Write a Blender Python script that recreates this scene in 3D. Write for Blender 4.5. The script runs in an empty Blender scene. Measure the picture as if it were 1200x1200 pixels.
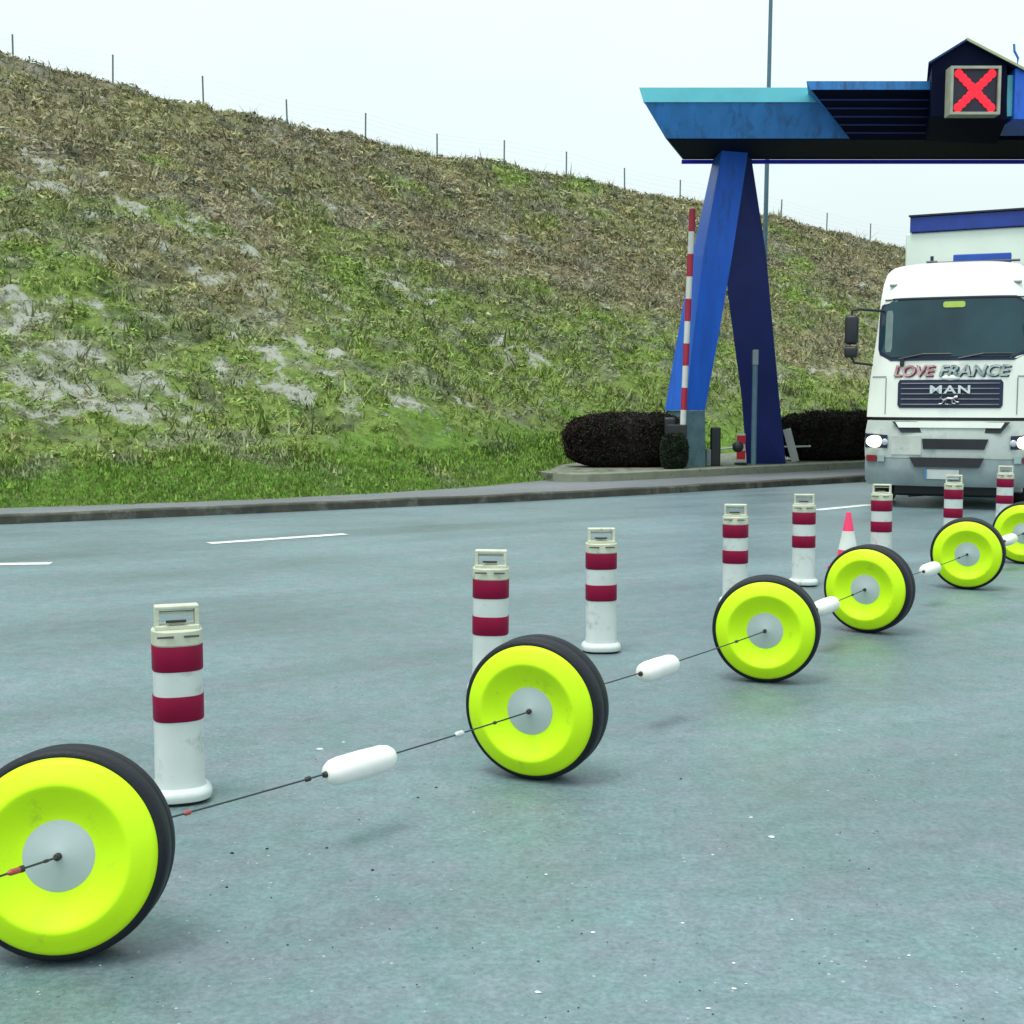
import bpy, bmesh, math, random
import numpy as np
from mathutils import Vector, Matrix
R = math.radians
random.seed(7)
rng = np.random.default_rng(11)
S = bpy.context.scene
COL = S.collection

# ------------------------------------------------------------------ camera, sky, sun, exposure
HC = 1.65
PITCH = math.atan(133/1500)
cd = bpy.data.cameras.new('camera'); cam = bpy.data.objects.new('camera', cd); COL.objects.link(cam)
cd.sensor_width = 36; cd.lens = 45; cd.clip_end = 3000; cd.clip_start = 0.05
cam.location = (0, 0, HC); cam.rotation_euler = (R(90)-PITCH, 0, 0)
S.camera = cam
SUN_EL, SUN_ROT = R(71), R(225)      # from behind and left of the camera
W = bpy.data.worlds.new('World'); S.world = W; W.use_nodes = True
nt = W.node_tree; nt.nodes.clear()
def wn(t): return nt.nodes.new(t)
out = wn('ShaderNodeOutputWorld'); bg = wn('ShaderNodeBackground')
sky = wn('ShaderNodeTexSky'); sky.sky_type = 'NISHITA'; sky.sun_disc = False
sky.sun_elevation = SUN_EL; sky.sun_rotation = SUN_ROT; sky.air_density = 1.0; sky.dust_density = 6.0
# overcast cloud deck: brighter overhead than at the skyline
tc = wn('ShaderNodeTexCoord'); sep = wn('ShaderNodeSeparateXYZ')
nt.links.new(tc.outputs['Generated'], sep.inputs[0])
mr = wn('ShaderNodeMapRange'); mr.inputs['From Min'].default_value = 0.0; mr.inputs['From Max'].default_value = 1.0
mr.inputs['To Min'].default_value = 8.9; mr.inputs['To Max'].default_value = 16.0
nt.links.new(sep.outputs['Z'], mr.inputs['Value'])
nz = wn('ShaderNodeTexNoise'); nz.inputs['Scale'].default_value = 1.6; nz.inputs['Detail'].default_value = 4
nt.links.new(tc.outputs['Generated'], nz.inputs['Vector'])
mr2 = wn('ShaderNodeMapRange'); mr2.inputs['From Min'].default_value = .3; mr2.inputs['From Max'].default_value = .7
mr2.inputs['To Min'].default_value = .94; mr2.inputs['To Max'].default_value = 1.06
nt.links.new(nz.outputs['Fac'], mr2.inputs['Value'])
mul = wn('ShaderNodeMath'); mul.operation = 'MULTIPLY'
nt.links.new(mr.outputs[0], mul.inputs[0]); nt.links.new(mr2.outputs[0], mul.inputs[1])
sc = wn('ShaderNodeVectorMath'); sc.operation = 'SCALE'; sc.inputs[0].default_value = (.85, .985, .985)
nt.links.new(mul.outputs[0], sc.inputs['Scale'])
mx = wn('ShaderNodeMixRGB'); mx.inputs['Fac'].default_value = .9
nt.links.new(sky.outputs[0], mx.inputs[1]); nt.links.new(sc.outputs[0], mx.inputs[2])
nt.links.new(mx.outputs[0], bg.inputs['Color']); bg.inputs['Strength'].default_value = 0.1
nt.links.new(bg.outputs[0], out.inputs['Surface'])
sd = bpy.data.lights.new('sun', 'SUN'); sd.energy = 2.3; sd.angle = R(24); sd.color = (1, .96, .9)
sun = bpy.data.objects.new('sun', sd); COL.objects.link(sun)
az = SUN_ROT
sdir = Vector((math.sin(az)*math.cos(SUN_EL), math.cos(az)*math.cos(SUN_EL), math.sin(SUN_EL)))
sun.rotation_euler = sdir.to_track_quat('Z', 'Y').to_euler()
S.view_settings.view_transform = 'Standard'; S.view_settings.look = 'None'
S.view_settings.exposure = 0.1; S.view_settings.gamma = 1; S.view_settings.use_curve_mapping = False

# ------------------------------------------------------------------ helpers
def ray(px, py):
    x = (px-600)/1500; u = (600-py)/1500; c, s = math.cos(PITCH), math.sin(PITCH)
    return Vector((x, c+u*s, -s+u*c))
def at(px, py, Y):
    d = ray(px, py); t = Y/d.y
    return Vector((d.x*t, Y, HC+d.z*t))
def gnd(px, py, z=0.0):
    d = ray(px, py); t = (z-HC)/d.z
    return Vector((d.x*t, d.y*t, z))

def mat(name, c, rough=.6, spec=.5, metal=0, var=.12, scale=6, bump=0, bscale=60, emit=None, estr=0, c2=None, coat=0, c2lo=.5, c2hi=.62, c2scale=4, rvar=0, stretch=None):
    m = bpy.data.materials.new(name); m.use_nodes = True
    n = m.node_tree.nodes; l = m.node_tree.links
    p = n['Principled BSDF']
    p.inputs['Roughness'].default_value = rough; p.inputs['Metallic'].default_value = metal
    p.inputs['Specular IOR Level'].default_value = spec; p.inputs['Coat Weight'].default_value = coat
    co = n.new('ShaderNodeTexCoord'); src = co.outputs['Object']
    if stretch:
        mp = n.new('ShaderNodeMapping'); mp.inputs['Scale'].default_value = stretch
        l.new(src, mp.inputs['Vector']); src = mp.outputs[0]
    oi = n.new('ShaderNodeObjectInfo'); om = n.new('ShaderNodeMath'); om.operation = 'MULTIPLY'; om.inputs[1].default_value = 37.0
    l.new(oi.outputs['Random'], om.inputs[0]); va = n.new('ShaderNodeVectorMath'); l.new(src, va.inputs[0]); l.new(om.outputs[0], va.inputs[1]); src = va.outputs[0]
    t = n.new('ShaderNodeTexNoise'); t.inputs['Scale'].default_value = scale; t.inputs['Detail'].default_value = 6
    l.new(src, t.inputs['Vector'])
    r = n.new('ShaderNodeMapRange'); r.inputs['From Min'].default_value = .3; r.inputs['From Max'].default_value = .7
    r.inputs['To Min'].default_value = 1-var; r.inputs['To Max'].default_value = 1+var
    l.new(t.outputs['Fac'], r.inputs['Value'])
    v = n.new('ShaderNodeVectorMath'); v.operation = 'SCALE'; v.inputs[0].default_value = c
    l.new(r.outputs[0], v.inputs['Scale']); col = v.outputs[0]
    if c2:
        t2 = n.new('ShaderNodeTexNoise'); t2.inputs['Scale'].default_value = c2scale; t2.inputs['Detail'].default_value = 8
        t2.inputs['Roughness'].default_value = .7
        l.new(src, t2.inputs['Vector'])
        r2 = n.new('ShaderNodeMapRange'); r2.inputs['From Min'].default_value = c2lo; r2.inputs['From Max'].default_value = c2hi
        l.new(t2.outputs['Fac'], r2.inputs['Value'])
        mm = n.new('ShaderNodeMixRGB'); l.new(r2.outputs[0], mm.inputs[0]); l.new(col, mm.inputs[1]); mm.inputs[2].default_value = (*c2, 1)
        col = mm.outputs[0]
    l.new(col, p.inputs['Base Color'])
    if rvar:
        r3 = n.new('ShaderNodeMapRange'); r3.inputs['From Min'].default_value = .3; r3.inputs['From Max'].default_value = .7
        r3.inputs['To Min'].default_value = rough-rvar; r3.inputs['To Max'].default_value = rough+rvar
        l.new(t.outputs['Fac'], r3.inputs['Value']); l.new(r3.outputs[0], p.inputs['Roughness'])
    if bump:
        tb = n.new('ShaderNodeTexNoise'); tb.inputs['Scale'].default_value = bscale; tb.inputs['Detail'].default_value = 5
        l.new(co.outputs['Object'], tb.inputs['Vector'])
        b = n.new('ShaderNodeBump'); b.inputs['Strength'].default_value = bump; b.inputs['Distance'].default_value = .02
        l.new(tb.outputs['Fac'], b.inputs['Height']); l.new(b.outputs[0], p.inputs['Normal'])
    if emit:
        p.inputs['Emission Color'].default_value = (*emit, 1); p.inputs['Emission Strength'].default_value = estr
    return m

def obj(name, data, m=None, parent=None, smooth=False):
    if isinstance(data, bmesh.types.BMesh):
        me = bpy.data.meshes.new(name); data.to_mesh(me); data.free()
    elif isinstance(data, tuple):
        me = bpy.data.meshes.new(name); me.from_pydata([tuple(v) for v in data[0]], [], data[1]); me.update()
    else: me = data
    if m: me.materials.append(m)
    if smooth:
        me.polygons.foreach_set('use_smooth', [True]*len(me.polygons))
    o = bpy.data.objects.new(name, me); COL.objects.link(o)
    if parent: o.parent = parent
    return o
def sharp(o, ang=35):
    me = o.data
    bm = bmesh.new(); bm.from_mesh(me)
    for e in bm.edges:
        if len(e.link_faces) == 2 and e.calc_face_angle(0) > R(ang): e.smooth = False
    bm.to_mesh(me); bm.free(); return o
def thing(name, label, cat, loc=(0, 0, 0), rz=0, group=None):
    o = bpy.data.objects.new(name, None); COL.objects.link(o); o.empty_display_size = .2
    o.location = loc; o.rotation_euler = (0, 0, rz); return tag(o, label, cat, group)
def tag(o, label, cat, group=None, kind=None):
    o['label'] = label; o['category'] = cat
    if group: o['group'] = group
    if kind: o['kind'] = kind
    return o
def struct(o, label=None):
    o['kind'] = 'structure'
    return o
def copy_tree(o, parent=None):
    c = o.copy(); COL.objects.link(c); c.parent = parent
    for ch in list(o.children): copy_tree(ch, c)
    return c
def bx(bm, lo, hi, bev=0, M=None):
    x0, y0, z0 = lo; x1, y1, z1 = hi
    g = bmesh.ops.create_cube(bm, size=1)
    vs = g['verts']
    for v in vs: v.co = Vector(((x0+x1)/2+v.co.x*(x1-x0), (y0+y1)/2+v.co.y*(y1-y0), (z0+z1)/2+v.co.z*(z1-z0)))
    if bev:
        es = set(e for v in vs for e in v.link_edges)
        r = bmesh.ops.bevel(bm, geom=list(es), offset=bev, segments=3, profile=.5, affect='EDGES')
        vs = list(set(v for v in r['verts']) | set(v for v in vs if v.is_valid))
    if M:
        for v in vs: v.co = M @ v.co
def tube(bm, pts, r, seg=10, cap=True, radii=None):
    pts = [Vector(p) for p in pts]; rings = []
    for i, p in enumerate(pts):
        d = (pts[min(i+1, len(pts)-1)]-pts[max(i-1, 0)]).normalized()
        a = d.cross(Vector((0, 0, 1)))
        if a.length < .05: a = d.cross(Vector((0, 1, 0)))
        a.normalize(); b = a.cross(d)
        rr = radii[i] if radii else r
        rings.append([bm.verts.new(p+a*math.cos(2*math.pi*k/seg)*rr+b*math.sin(2*math.pi*k/seg)*rr) for k in range(seg)])
    for i in range(len(rings)-1):
        for k in range(seg):
            bm.faces.new((rings[i][k], rings[i][(k+1) % seg], rings[i+1][(k+1) % seg], rings[i+1][k]))
    if cap:
        bm.faces.new(rings[0]); bm.faces.new(rings[-1][::-1])
def lathe(bm, prof, seg=72, axis='Y', c=(0, 0, 0), closed=False):
    c = Vector(c); rings = []
    for r, h in prof:
        ring = []
        for k in range(1 if r < 1e-6 else seg):
            a = 2*math.pi*k/seg
            if axis == 'Y': p = Vector((r*math.cos(a), h, r*math.sin(a)))
            else: p = Vector((r*math.cos(a), r*math.sin(a), h))
            ring.append(bm.verts.new(c+p))
        rings.append(ring)
    n = len(rings)
    for i in range(n if closed else n-1):
        A, B = rings[i], rings[(i+1) % n]
        for k in range(seg):
            if len(A) == 1 and len(B) == 1: break
            if len(A) == 1: f = (A[0], B[(k+1) % seg], B[k])
            elif len(B) == 1: f = (A[k], A[(k+1) % seg], B[0])
            else: f = (A[k], A[(k+1) % seg], B[(k+1) % seg], B[k])
            bm.faces.new(f)
    bmesh.ops.recalc_face_normals(bm, faces=bm.faces)
def loft(bm, levels):
    rings = [[bm.verts.new(p) for p in lv] for lv in levels]
    n = len(rings[0])
    for i in range(len(rings)-1):
        for k in range(n):
            bm.faces.new((rings[i][k], rings[i][(k+1) % n], rings[i+1][(k+1) % n], rings[i+1][k]))
    bm.faces.new(rings[0]); bm.faces.new(rings[-1][::-1])
    bmesh.ops.recalc_face_normals(bm, faces=bm.faces)
def bevel_all(bm, off, seg=2):
    bmesh.ops.bevel(bm, geom=list(bm.edges), offset=off, segments=seg, profile=.5, affect='EDGES')
def text_mesh(s, size, ext=.004, shear=0, space=1.0, bold=0.0):
    cu = bpy.data.curves.new('t', 'FONT'); cu.body = s; cu.size = size; cu.extrude = ext; cu.shear = shear
    cu.align_x = 'CENTER'; cu.align_y = 'CENTER'; cu.space_character = space; cu.offset = bold
    o = bpy.data.objects.new('t', cu); COL.objects.link(o)
    dg = bpy.context.evaluated_depsgraph_get(); dg.update()
    me = bpy.data.meshes.new_from_object(o.evaluated_get(dg))
    bpy.data.objects.remove(o); bpy.data.curves.remove(cu)
    me.transform(Matrix.Rotation(R(90), 4, 'X'))   # now reads along +x seen from -y
    return me

# value noise for geometry and soil patches
_tab = rng.random((256, 256))
def vnoise(x, y):
    xi = np.floor(x).astype(int); yi = np.floor(y).astype(int); fx = x-xi; fy = y-yi
    fx = fx*fx*(3-2*fx); fy = fy*fy*(3-2*fy)
    g = lambda i, j: _tab[i & 255, j & 255]
    return (g(xi, yi)*(1-fx)+g(xi+1, yi)*fx)*(1-fy)+(g(xi, yi+1)*(1-fx)+g(xi+1, yi+1)*fx)*fy
def fbm(x, y, o=4):
    s = 0; a = .5; t = 0
    for k in range(o):
        s = s+a*vnoise(x*2**k+17*k, y*2**k+31*k); t += a; a *= .5
    return s/t

# the road frame: a runs along the road (right and away), n across it (towards the bank)
def XY(a, n): return .8*a-.6*n, .6*a+.8*n
def AN(x, y): return .8*x+.6*y, -.6*x+.8*y
TA = [-90, -45, -18.6, -2.7, 5.04, 6.74, 8.64, 10.9, 13.1, 15.2, 17, 19.5, 27, 38, 60, 200, 400]
TN = [30, 26.4, 25.2, 21.4, 18.7, 18.3, 18.0, 18.0, 18.3, 19.1, 20.8, 22.3, 22.8, 23, 24, 30, 40]
KA = [-90, -45, -18, -2.7, 4.66, 7.5, 12.1, 14.8, 18.1, 20.7, 40, 100, 200, 400]
KN = [28, 25, 23.6, 20, 17.4, 17.0, 16.35, 16.2, 16.15, 16.1, 16, 17, 24, 34]
def nT(a): return np.interp(a, TA, TN)
def nK(a): return np.interp(a, KA, KN)
def nRd(a): return np.interp(a, [-90, -20, 11.5, 36, 55, 100, 200, 400], [46, 43.4, 42.6, 41.8, 40.9, 42, 50, 60])
def hR(a): return np.interp(a, [-90, -20, 11.5, 24, 36, 55, 100, 200, 400], [15, 14, 12.35, 11.45, 10.75, 9.35, 7.5, 5, 3])

# ------------------------------------------------------------------ ground sheets
def asphalt_mat(name, base, wet):
    m = bpy.data.materials.new(name); m.use_nodes = True
    n = m.node_tree.nodes; l = m.node_tree.links; p = n['Principled BSDF']
    g = n.new('ShaderNodeNewGeometry')
    rot = n.new('ShaderNodeMapping'); rot.inputs['Rotation'].default_value = (0, 0, R(-30)); l.new(g.outputs['Position'], rot.inputs['Vector'])
    st = n.new('ShaderNodeMapping'); st.inputs['Scale'].default_value = (.07, .6, 1); l.new(rot.outputs[0], st.inputs['Vector'])
    def noise(src, s, d=6, ro=.6):
        t = n.new('ShaderNodeTexNoise'); t.inputs['Scale'].default_value = s; t.inputs['Detail'].default_value = d; t.inputs['Roughness'].default_value = ro
        l.new(src, t.inputs['Vector']); return t.outputs['Fac']
    def rng_(v, a, b, c, d):
        r = n.new('ShaderNodeMapRange')
        for k, q in zip(('From Min', 'From Max', 'To Min', 'To Max'), (a, b, c, d)): r.inputs[k].default_value = q
        l.new(v, r.inputs['Value']); return r.outputs[0]
    def mth(op, a, b):
        q = n.new('ShaderNodeMath'); q.operation = op; l.new(a, q.inputs[0]); l.new(b, q.inputs[1]); return q.outputs[0]
    streak = noise(st.outputs[0], 1.0, 5); big = noise(g.outputs['Position'], .35, 4)
    fine = noise(g.outputs['Position'], 42, 6, .8); mid = noise(g.outputs['Position'], 9, 6, .7)
    k = mth('MULTIPLY', rng_(streak, .3, .7, .78, 1.2), rng_(fine, .3, .7, .62, 1.38))
    k = mth('MULTIPLY', k, rng_(mid, .3, .7, .82, 1.18)); k = mth('MULTIPLY', k, rng_(big, .3, .7, .84, 1.16))
    v = n.new('ShaderNodeVectorMath'); v.operation = 'SCALE'; l.new(k, v.inputs['Scale'])
    hue = noise(g.outputs['Position'], 3.1, 5, .7); hm = n.new('ShaderNodeMixRGB'); l.new(rng_(hue, .35, .65, 0, 1), hm.inputs[0])
    hm.inputs[1].default_value = (base[0]*.90, base[1]*1.02, base[2]*.97, 1); hm.inputs[2].default_value = (base[0]*1.16, base[1]*.97, base[2]*1.03, 1)
    l.new(hm.outputs[0], v.inputs[0])
    # pale stone chips in the surface
    vo = n.new('ShaderNodeTexVoronoi'); vo.inputs['Scale'].default_value = 34; l.new(g.outputs['Position'], vo.inputs['Vector'])
    sp = n.new('ShaderNodeSeparateColor'); l.new(vo.outputs['Color'], sp.inputs[0])
    chip = mth('MULTIPLY', rng_(vo.outputs['Distance'], .12, .2, 1, 0), rng_(sp.outputs[0], .955, .96, 0, 1))
    dk = mth('MULTIPLY', rng_(vo.outputs['Distance'], .16, .26, 1, 0), rng_(sp.outputs[1], .93, .94, 0, 1))
    m1 = n.new('ShaderNodeMixRGB'); l.new(rng_(chip, 0, 1, 0, .6), m1.inputs[0]); l.new(v.outputs[0], m1.inputs[1]); m1.inputs[2].default_value = (.5, .52, .5, 1)
    m2 = n.new('ShaderNodeMixRGB'); l.new(rng_(dk, 0, 1, 0, .6), m2.inputs[0]); l.new(m1.outputs[0], m2.inputs[1]); m2.inputs[2].default_value = (.05, .055, .06, 1)
    l.new(m2.outputs[0], p.inputs['Base Color'])
    l.new(rng_(mth('ADD', streak, big), .7, 1.3, wet-.1, wet+.16), p.inputs['Roughness'])
    b = n.new('ShaderNodeBump'); b.inputs['Strength'].default_value = .35; b.inputs['Distance'].default_value = .006
    l.new(fine, b.inputs['Height']); l.new(b.outputs[0], p.inputs['Normal'])
    return m
M_road = asphalt_mat('wet_asphalt', (.121, .184, .201), .40)
M_pave = asphalt_mat('pavement_asphalt', (.13, .145, .155), .55)
M_kerb = mat('mossy_kerb_concrete', (.05, .052, .04), .85, var=.35, scale=5, bump=.4, c2=(.11, .11, .09), c2lo=.52, c2hi=.62, c2scale=3)
M_kerb2 = mat('pale_kerb_concrete', (.22, .24, .18), .8, var=.2, scale=4, bump=.3, c2=(.1, .11, .07), c2lo=.55, c2hi=.65)
M_line = mat('worn_white_road_paint', (.62, .66, .66), .6, var=.15, scale=12, c2=(.2, .24, .25), c2lo=.55, c2hi=.68, c2scale=14)
M_field = mat('field_grass', (.09, .11, .045), .9, var=.3, scale=.3)

struct(obj('ground', ([(-900, -300, -.12), (1200, -300, -.12), (1200, 1500, -.12), (-900, 1500, -.12)], [(0, 1, 2, 3)]), M_field))
def strip(f0, f1, z, aa, z1=None):
    V = []; F = []
    for i, a in enumerate(aa):
        V.append((*XY(a, f0(a)), z)); V.append((*XY(a, f1(a)), z if z1 is None else z1))
        if i: F.append((2*i-2, 2*i, 2*i+1, 2*i-1))
    return V, F
AA = list(np.arange(-85, 0, 5))+list(np.arange(0, 46, .5))+list(np.arange(50, 390, 10))
struct(obj('road', strip(lambda a: -260, nK, 0, AA), M_road))
# road-edge kerb: real step, top face 0.12 high
def kerb_bm(f, w, h, aa, z0=0, r=.02):
    bm = bmesh.new()
    lv = []
    for a in aa:
        q = f(a); pr = [(q, z0-.05), (q+.005, z0+h-r), (q+r, z0+h), (q+w, z0+h), (q+w, z0-.05)]
        lv.append([(*XY(a, n_), z_+.006*math.sin(a*3.1)) for n_, z_ in pr])
    loft(bm, lv); return bm
kerb = struct(obj('kerb', kerb_bm(nK, .22, .12, AA), M_kerb)); kerb['label'] = 'dark mossy kerb along the far road edge'
struct(obj('pavement', strip(lambda a: nK(a)+.2, lambda a: nT(a)+.5, .112, AA), M_pave))
# dashed lane line on the road
for i, (p, q) in enumerate([((-30, 662), (60, 660.5)), ((245, 637), (405, 626)), ((955, 598), (1022, 591.5))]):
    A, B = gnd(*p), gnd(*q); d = (B-A).normalized(); s = Vector((-d.y, d.x, 0))*.075
    z = Vector((0, 0, .004))
    N = 12; V = []; F = []
    for k in range(N+1):
        c = A.lerp(B, k/N)+z; j = 1+.12*(random.random()-.5)
        V += [c-s*1.25*j, c+s*1.25*j]
        if k: F.append((2*k-2, 2*k, 2*k+1, 2*k-1))
    struct(obj('lane_marking', (V, F), M_line))
for a0, L in ((24, 3), (32, 3), (40, 3), (-8, 3), (-16, 3)):
    struct(obj('lane_marking', strip(lambda a: nK(a)-3.6, lambda a: nK(a)-3.45, .004, [a0, a0+L]), M_line))

# ------------------------------------------------------------------ the bank
def bank_z(a, n):
    t = np.clip((n-nT(a))/(nRd(a)-nT(a)), 0, None)
    tt = np.minimum(t, 1)
    prof = tt*(1-.05*(1-tt)*4*0) + .06*np.sin(tt*math.pi)*-.4
    prof = np.where(tt > .92, .92+(tt-.92)-((tt-.92)**2)*5.2, prof)
    z = .10+prof*hR(a)
    amp = np.clip(t*12, 0, 1)
    z = z+amp*((fbm(a*.22, n*.22)-.5)*.7+(fbm(a*.9+5, n*.9)-.5)*.42+(fbm(a*2.6+9, n*2.6)-.5)*.30+(fbm(a*6+2, n*6+1, 3)-.5)*.16)
    back = np.clip(n-nRd(a)-1.5, 0, None)
    return z-back*.06-.0*a
def bank_col(a, n):
    """soil and plant cover colour of the bank: green, olive, brown heath, bare chalk"""
    t = np.clip((n-nT(a))/(nRd(a)-nT(a)), 0, 1)
    s1 = a*.5+n*.12; s2 = n*1.0-a*.35        # slump streaks run down and to the right
    green = np.clip((fbm(s1*.45, s2*.3, 4)-.42)*6+(.58-t)*3.0, 0, 1)
    lush = np.clip((.09-t)*16+(fbm(a*.8, n*.8)-.5)*4, 0, 1)*np.clip((.17-t)*20, 0, 1)
    heath = np.clip((fbm(s1*.8+40, s2*.5+3, 4)-.47)*8, 0, 1)*np.clip((t-.2)*3, 0, 1)
    blob = np.exp(-((a-6.2)/3.0)**2-((n-24.0)/3.2)**2)+.75*np.exp(-((a-12)/3.2)**2-((n-26.5)/4.2)**2)
    blob = blob+.55*np.exp(-((a-2.0)/3.5)**2-((n-30.5)/3)**2)+.4*np.exp(-((a-20)/4)**2-((n-29)/3)**2)
    d1 = (a*.75+n*.66); d2 = (n*.75-a*.66)
    chn = .45*fbm(d2*.55+7, d1*1.1+2, 4)+.55*fbm(d2*1.9+31, d1*3.4+12, 4)
    chalk = np.clip((chn-.606+.125*np.clip(blob, 0, 1.1)-.03*(t > .7))*13, 0, 1)*np.clip(t*14-.7, 0, 1)*.85
    dark = np.clip((fbm(a*1.7+70, n*1.7+20, 3)-.62)*9, 0, 1)
    C = lambda *c: np.array(c)[None, :]
    o = C(.205, .205, .10)+np.zeros((len(a), 1))
    mixc = lambda o, c, f: o*(1-f[:, None])+c*f[:, None]
    tone = fbm(a*.35+90, n*.35, 3)
    o = mixc(o, C(.235, .215, .13), np.clip((tone-.45)*5, 0, 1)*.75)
    o = mixc(o, C(.16, .235, .055), green*.9)
    o = mixc(o, C(.175, .16, .105), heath*.7)
    o = mixc(o, C(.20, .20, .17), np.clip((fbm(d2*1.3+60, d1*2+9, 3)-.55)*8, 0, 1)*.5)
    o = mixc(o, C(.07, .085, .06), dark*.6)
    o = mixc(o, C(.115, .215, .035), lush*.9)
    return o, chalk, green, lush, dark

aa = np.concatenate([np.arange(-85, -10, 1.5), np.arange(-10, 62, .22), np.arange(62, 120, .8), np.arange(120, 392, 6)])
tv = np.concatenate([np.linspace(0, 1.06, 130), np.linspace(1.1, 2.5, 12)])
Ag, Tg = np.meshgrid(aa, tv, indexing='ij')
Ng = nT(Ag)+Tg*(nRd(Ag)-nT(Ag))
Zg = bank_z(Ag.ravel(), Ng.ravel())
X, Y = XY(Ag.ravel(), Ng.ravel())
na, nn = Ag.shape
co = np.stack([X, Y, Zg], 1)
idx = np.arange(na*nn).reshape(na, nn)
q = np.stack([idx[:-1, :-1], idx[1:, :-1], idx[1:, 1:], idx[:-1, 1:]], -1).reshape(-1, 4)
def fast_mesh(name, co, faces, colors=None, mask=None):
    me = bpy.data.meshes.new(name); k = faces.shape[1]
    me.vertices.add(len(co)); me.vertices.foreach_set('co', co.astype(np.float32).ravel())
    me.loops.add(faces.size); me.loops.foreach_set('vertex_index', faces.astype(np.int32).ravel())
    me.polygons.add(len(faces)); me.polygons.foreach_set('loop_start', np.arange(0, faces.size, k, dtype=np.int32))
    me.polygons.foreach_set('loop_total', np.full(len(faces), k, dtype=np.int32))
    if colors is not None:
        at_ = me.color_attributes.new('cover', 'FLOAT_COLOR', 'POINT')
        at_.data.foreach_set('color', np.concatenate([colors, np.zeros((len(co), 1)) if mask is None else mask[:, None]], 1).astype(np.float32).ravel())
    me.update(); me.validate(); return me
colr, chalk_, *_ = bank_col(Ag.ravel(), Ng.ravel())
def cover_mat(name, fine):
    m = bpy.data.materials.new(name); m.use_nodes = True
    n = m.node_tree.nodes; l = m.node_tree.links; p = n['Principled BSDF']
    at_ = n.new('ShaderNodeAttribute'); at_.attribute_name = 'cover'
    g = n.new('ShaderNodeNewGeometry'); t = n.new('ShaderNodeTexNoise'); t.inputs['Scale'].default_value = 5; t.inputs['Detail'].default_value = 9; t.inputs['Roughness'].default_value = .75
    l.new(g.outputs['Position'], t.inputs['Vector'])
    r = n.new('ShaderNodeMapRange'); r.inputs['From Min'].default_value = .3; r.inputs['From Max'].default_value = .7
    r.inputs['To Min'].default_value = 1-fine; r.inputs['To Max'].default_value = 1+fine; l.new(t.outputs['Fac'], r.inputs['Value'])
    v = n.new('ShaderNodeVectorMath'); v.operation = 'SCALE'; l.new(at_.outputs['Color'], v.inputs[0]); l.new(r.outputs[0], v.inputs['Scale'])
    col = v.outputs[0]
    if name.startswith('bank'):
        t2 = n.new('ShaderNodeTexNoise'); t2.inputs['Scale'].default_value = 4.6; t2.inputs['Detail'].default_value = 10; t2.inputs['Roughness'].default_value = .82
        l.new(g.outputs['Position'], t2.inputs['Vector'])
        ad = n.new('ShaderNodeMath'); ad.operation = 'MULTIPLY_ADD'; l.new(at_.outputs['Alpha'], ad.inputs[0]); ad.inputs[1].default_value = .27; l.new(t2.outputs['Fac'], ad.inputs[2])
        r2 = n.new('ShaderNodeMapRange'); r2.inputs['From Min'].default_value = .585; r2.inputs['From Max'].default_value = .70; l.new(ad.outputs[0], r2.inputs['Value'])
        mm = n.new('ShaderNodeMixRGB'); l.new(r2.outputs[0], mm.inputs[0]); l.new(col, mm.inputs[1]); mm.inputs[2].default_value = (.40, .42, .37, 1); col = mm.outputs[0]
        b = n.new('ShaderNodeBump'); b.inputs['Strength'].default_value = .8; b.inputs['Distance'].default_value = .12; l.new(t2.outputs['Fac'], b.inputs['Height']); l.new(b.outputs[0], p.inputs['Normal'])
    l.new(col, p.inputs['Base Color']); p.inputs['Roughness'].default_value = .9; p.inputs['Specular IOR Level'].default_value = .1
    return m
M_bank = cover_mat('bank_soil_and_turf', .55); M_tuft = cover_mat('grass_blades', .25)
o = obj('hillside', fast_mesh('hillside', co, q, colr*1.08, chalk_), M_bank, smooth=True); struct(o)
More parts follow.
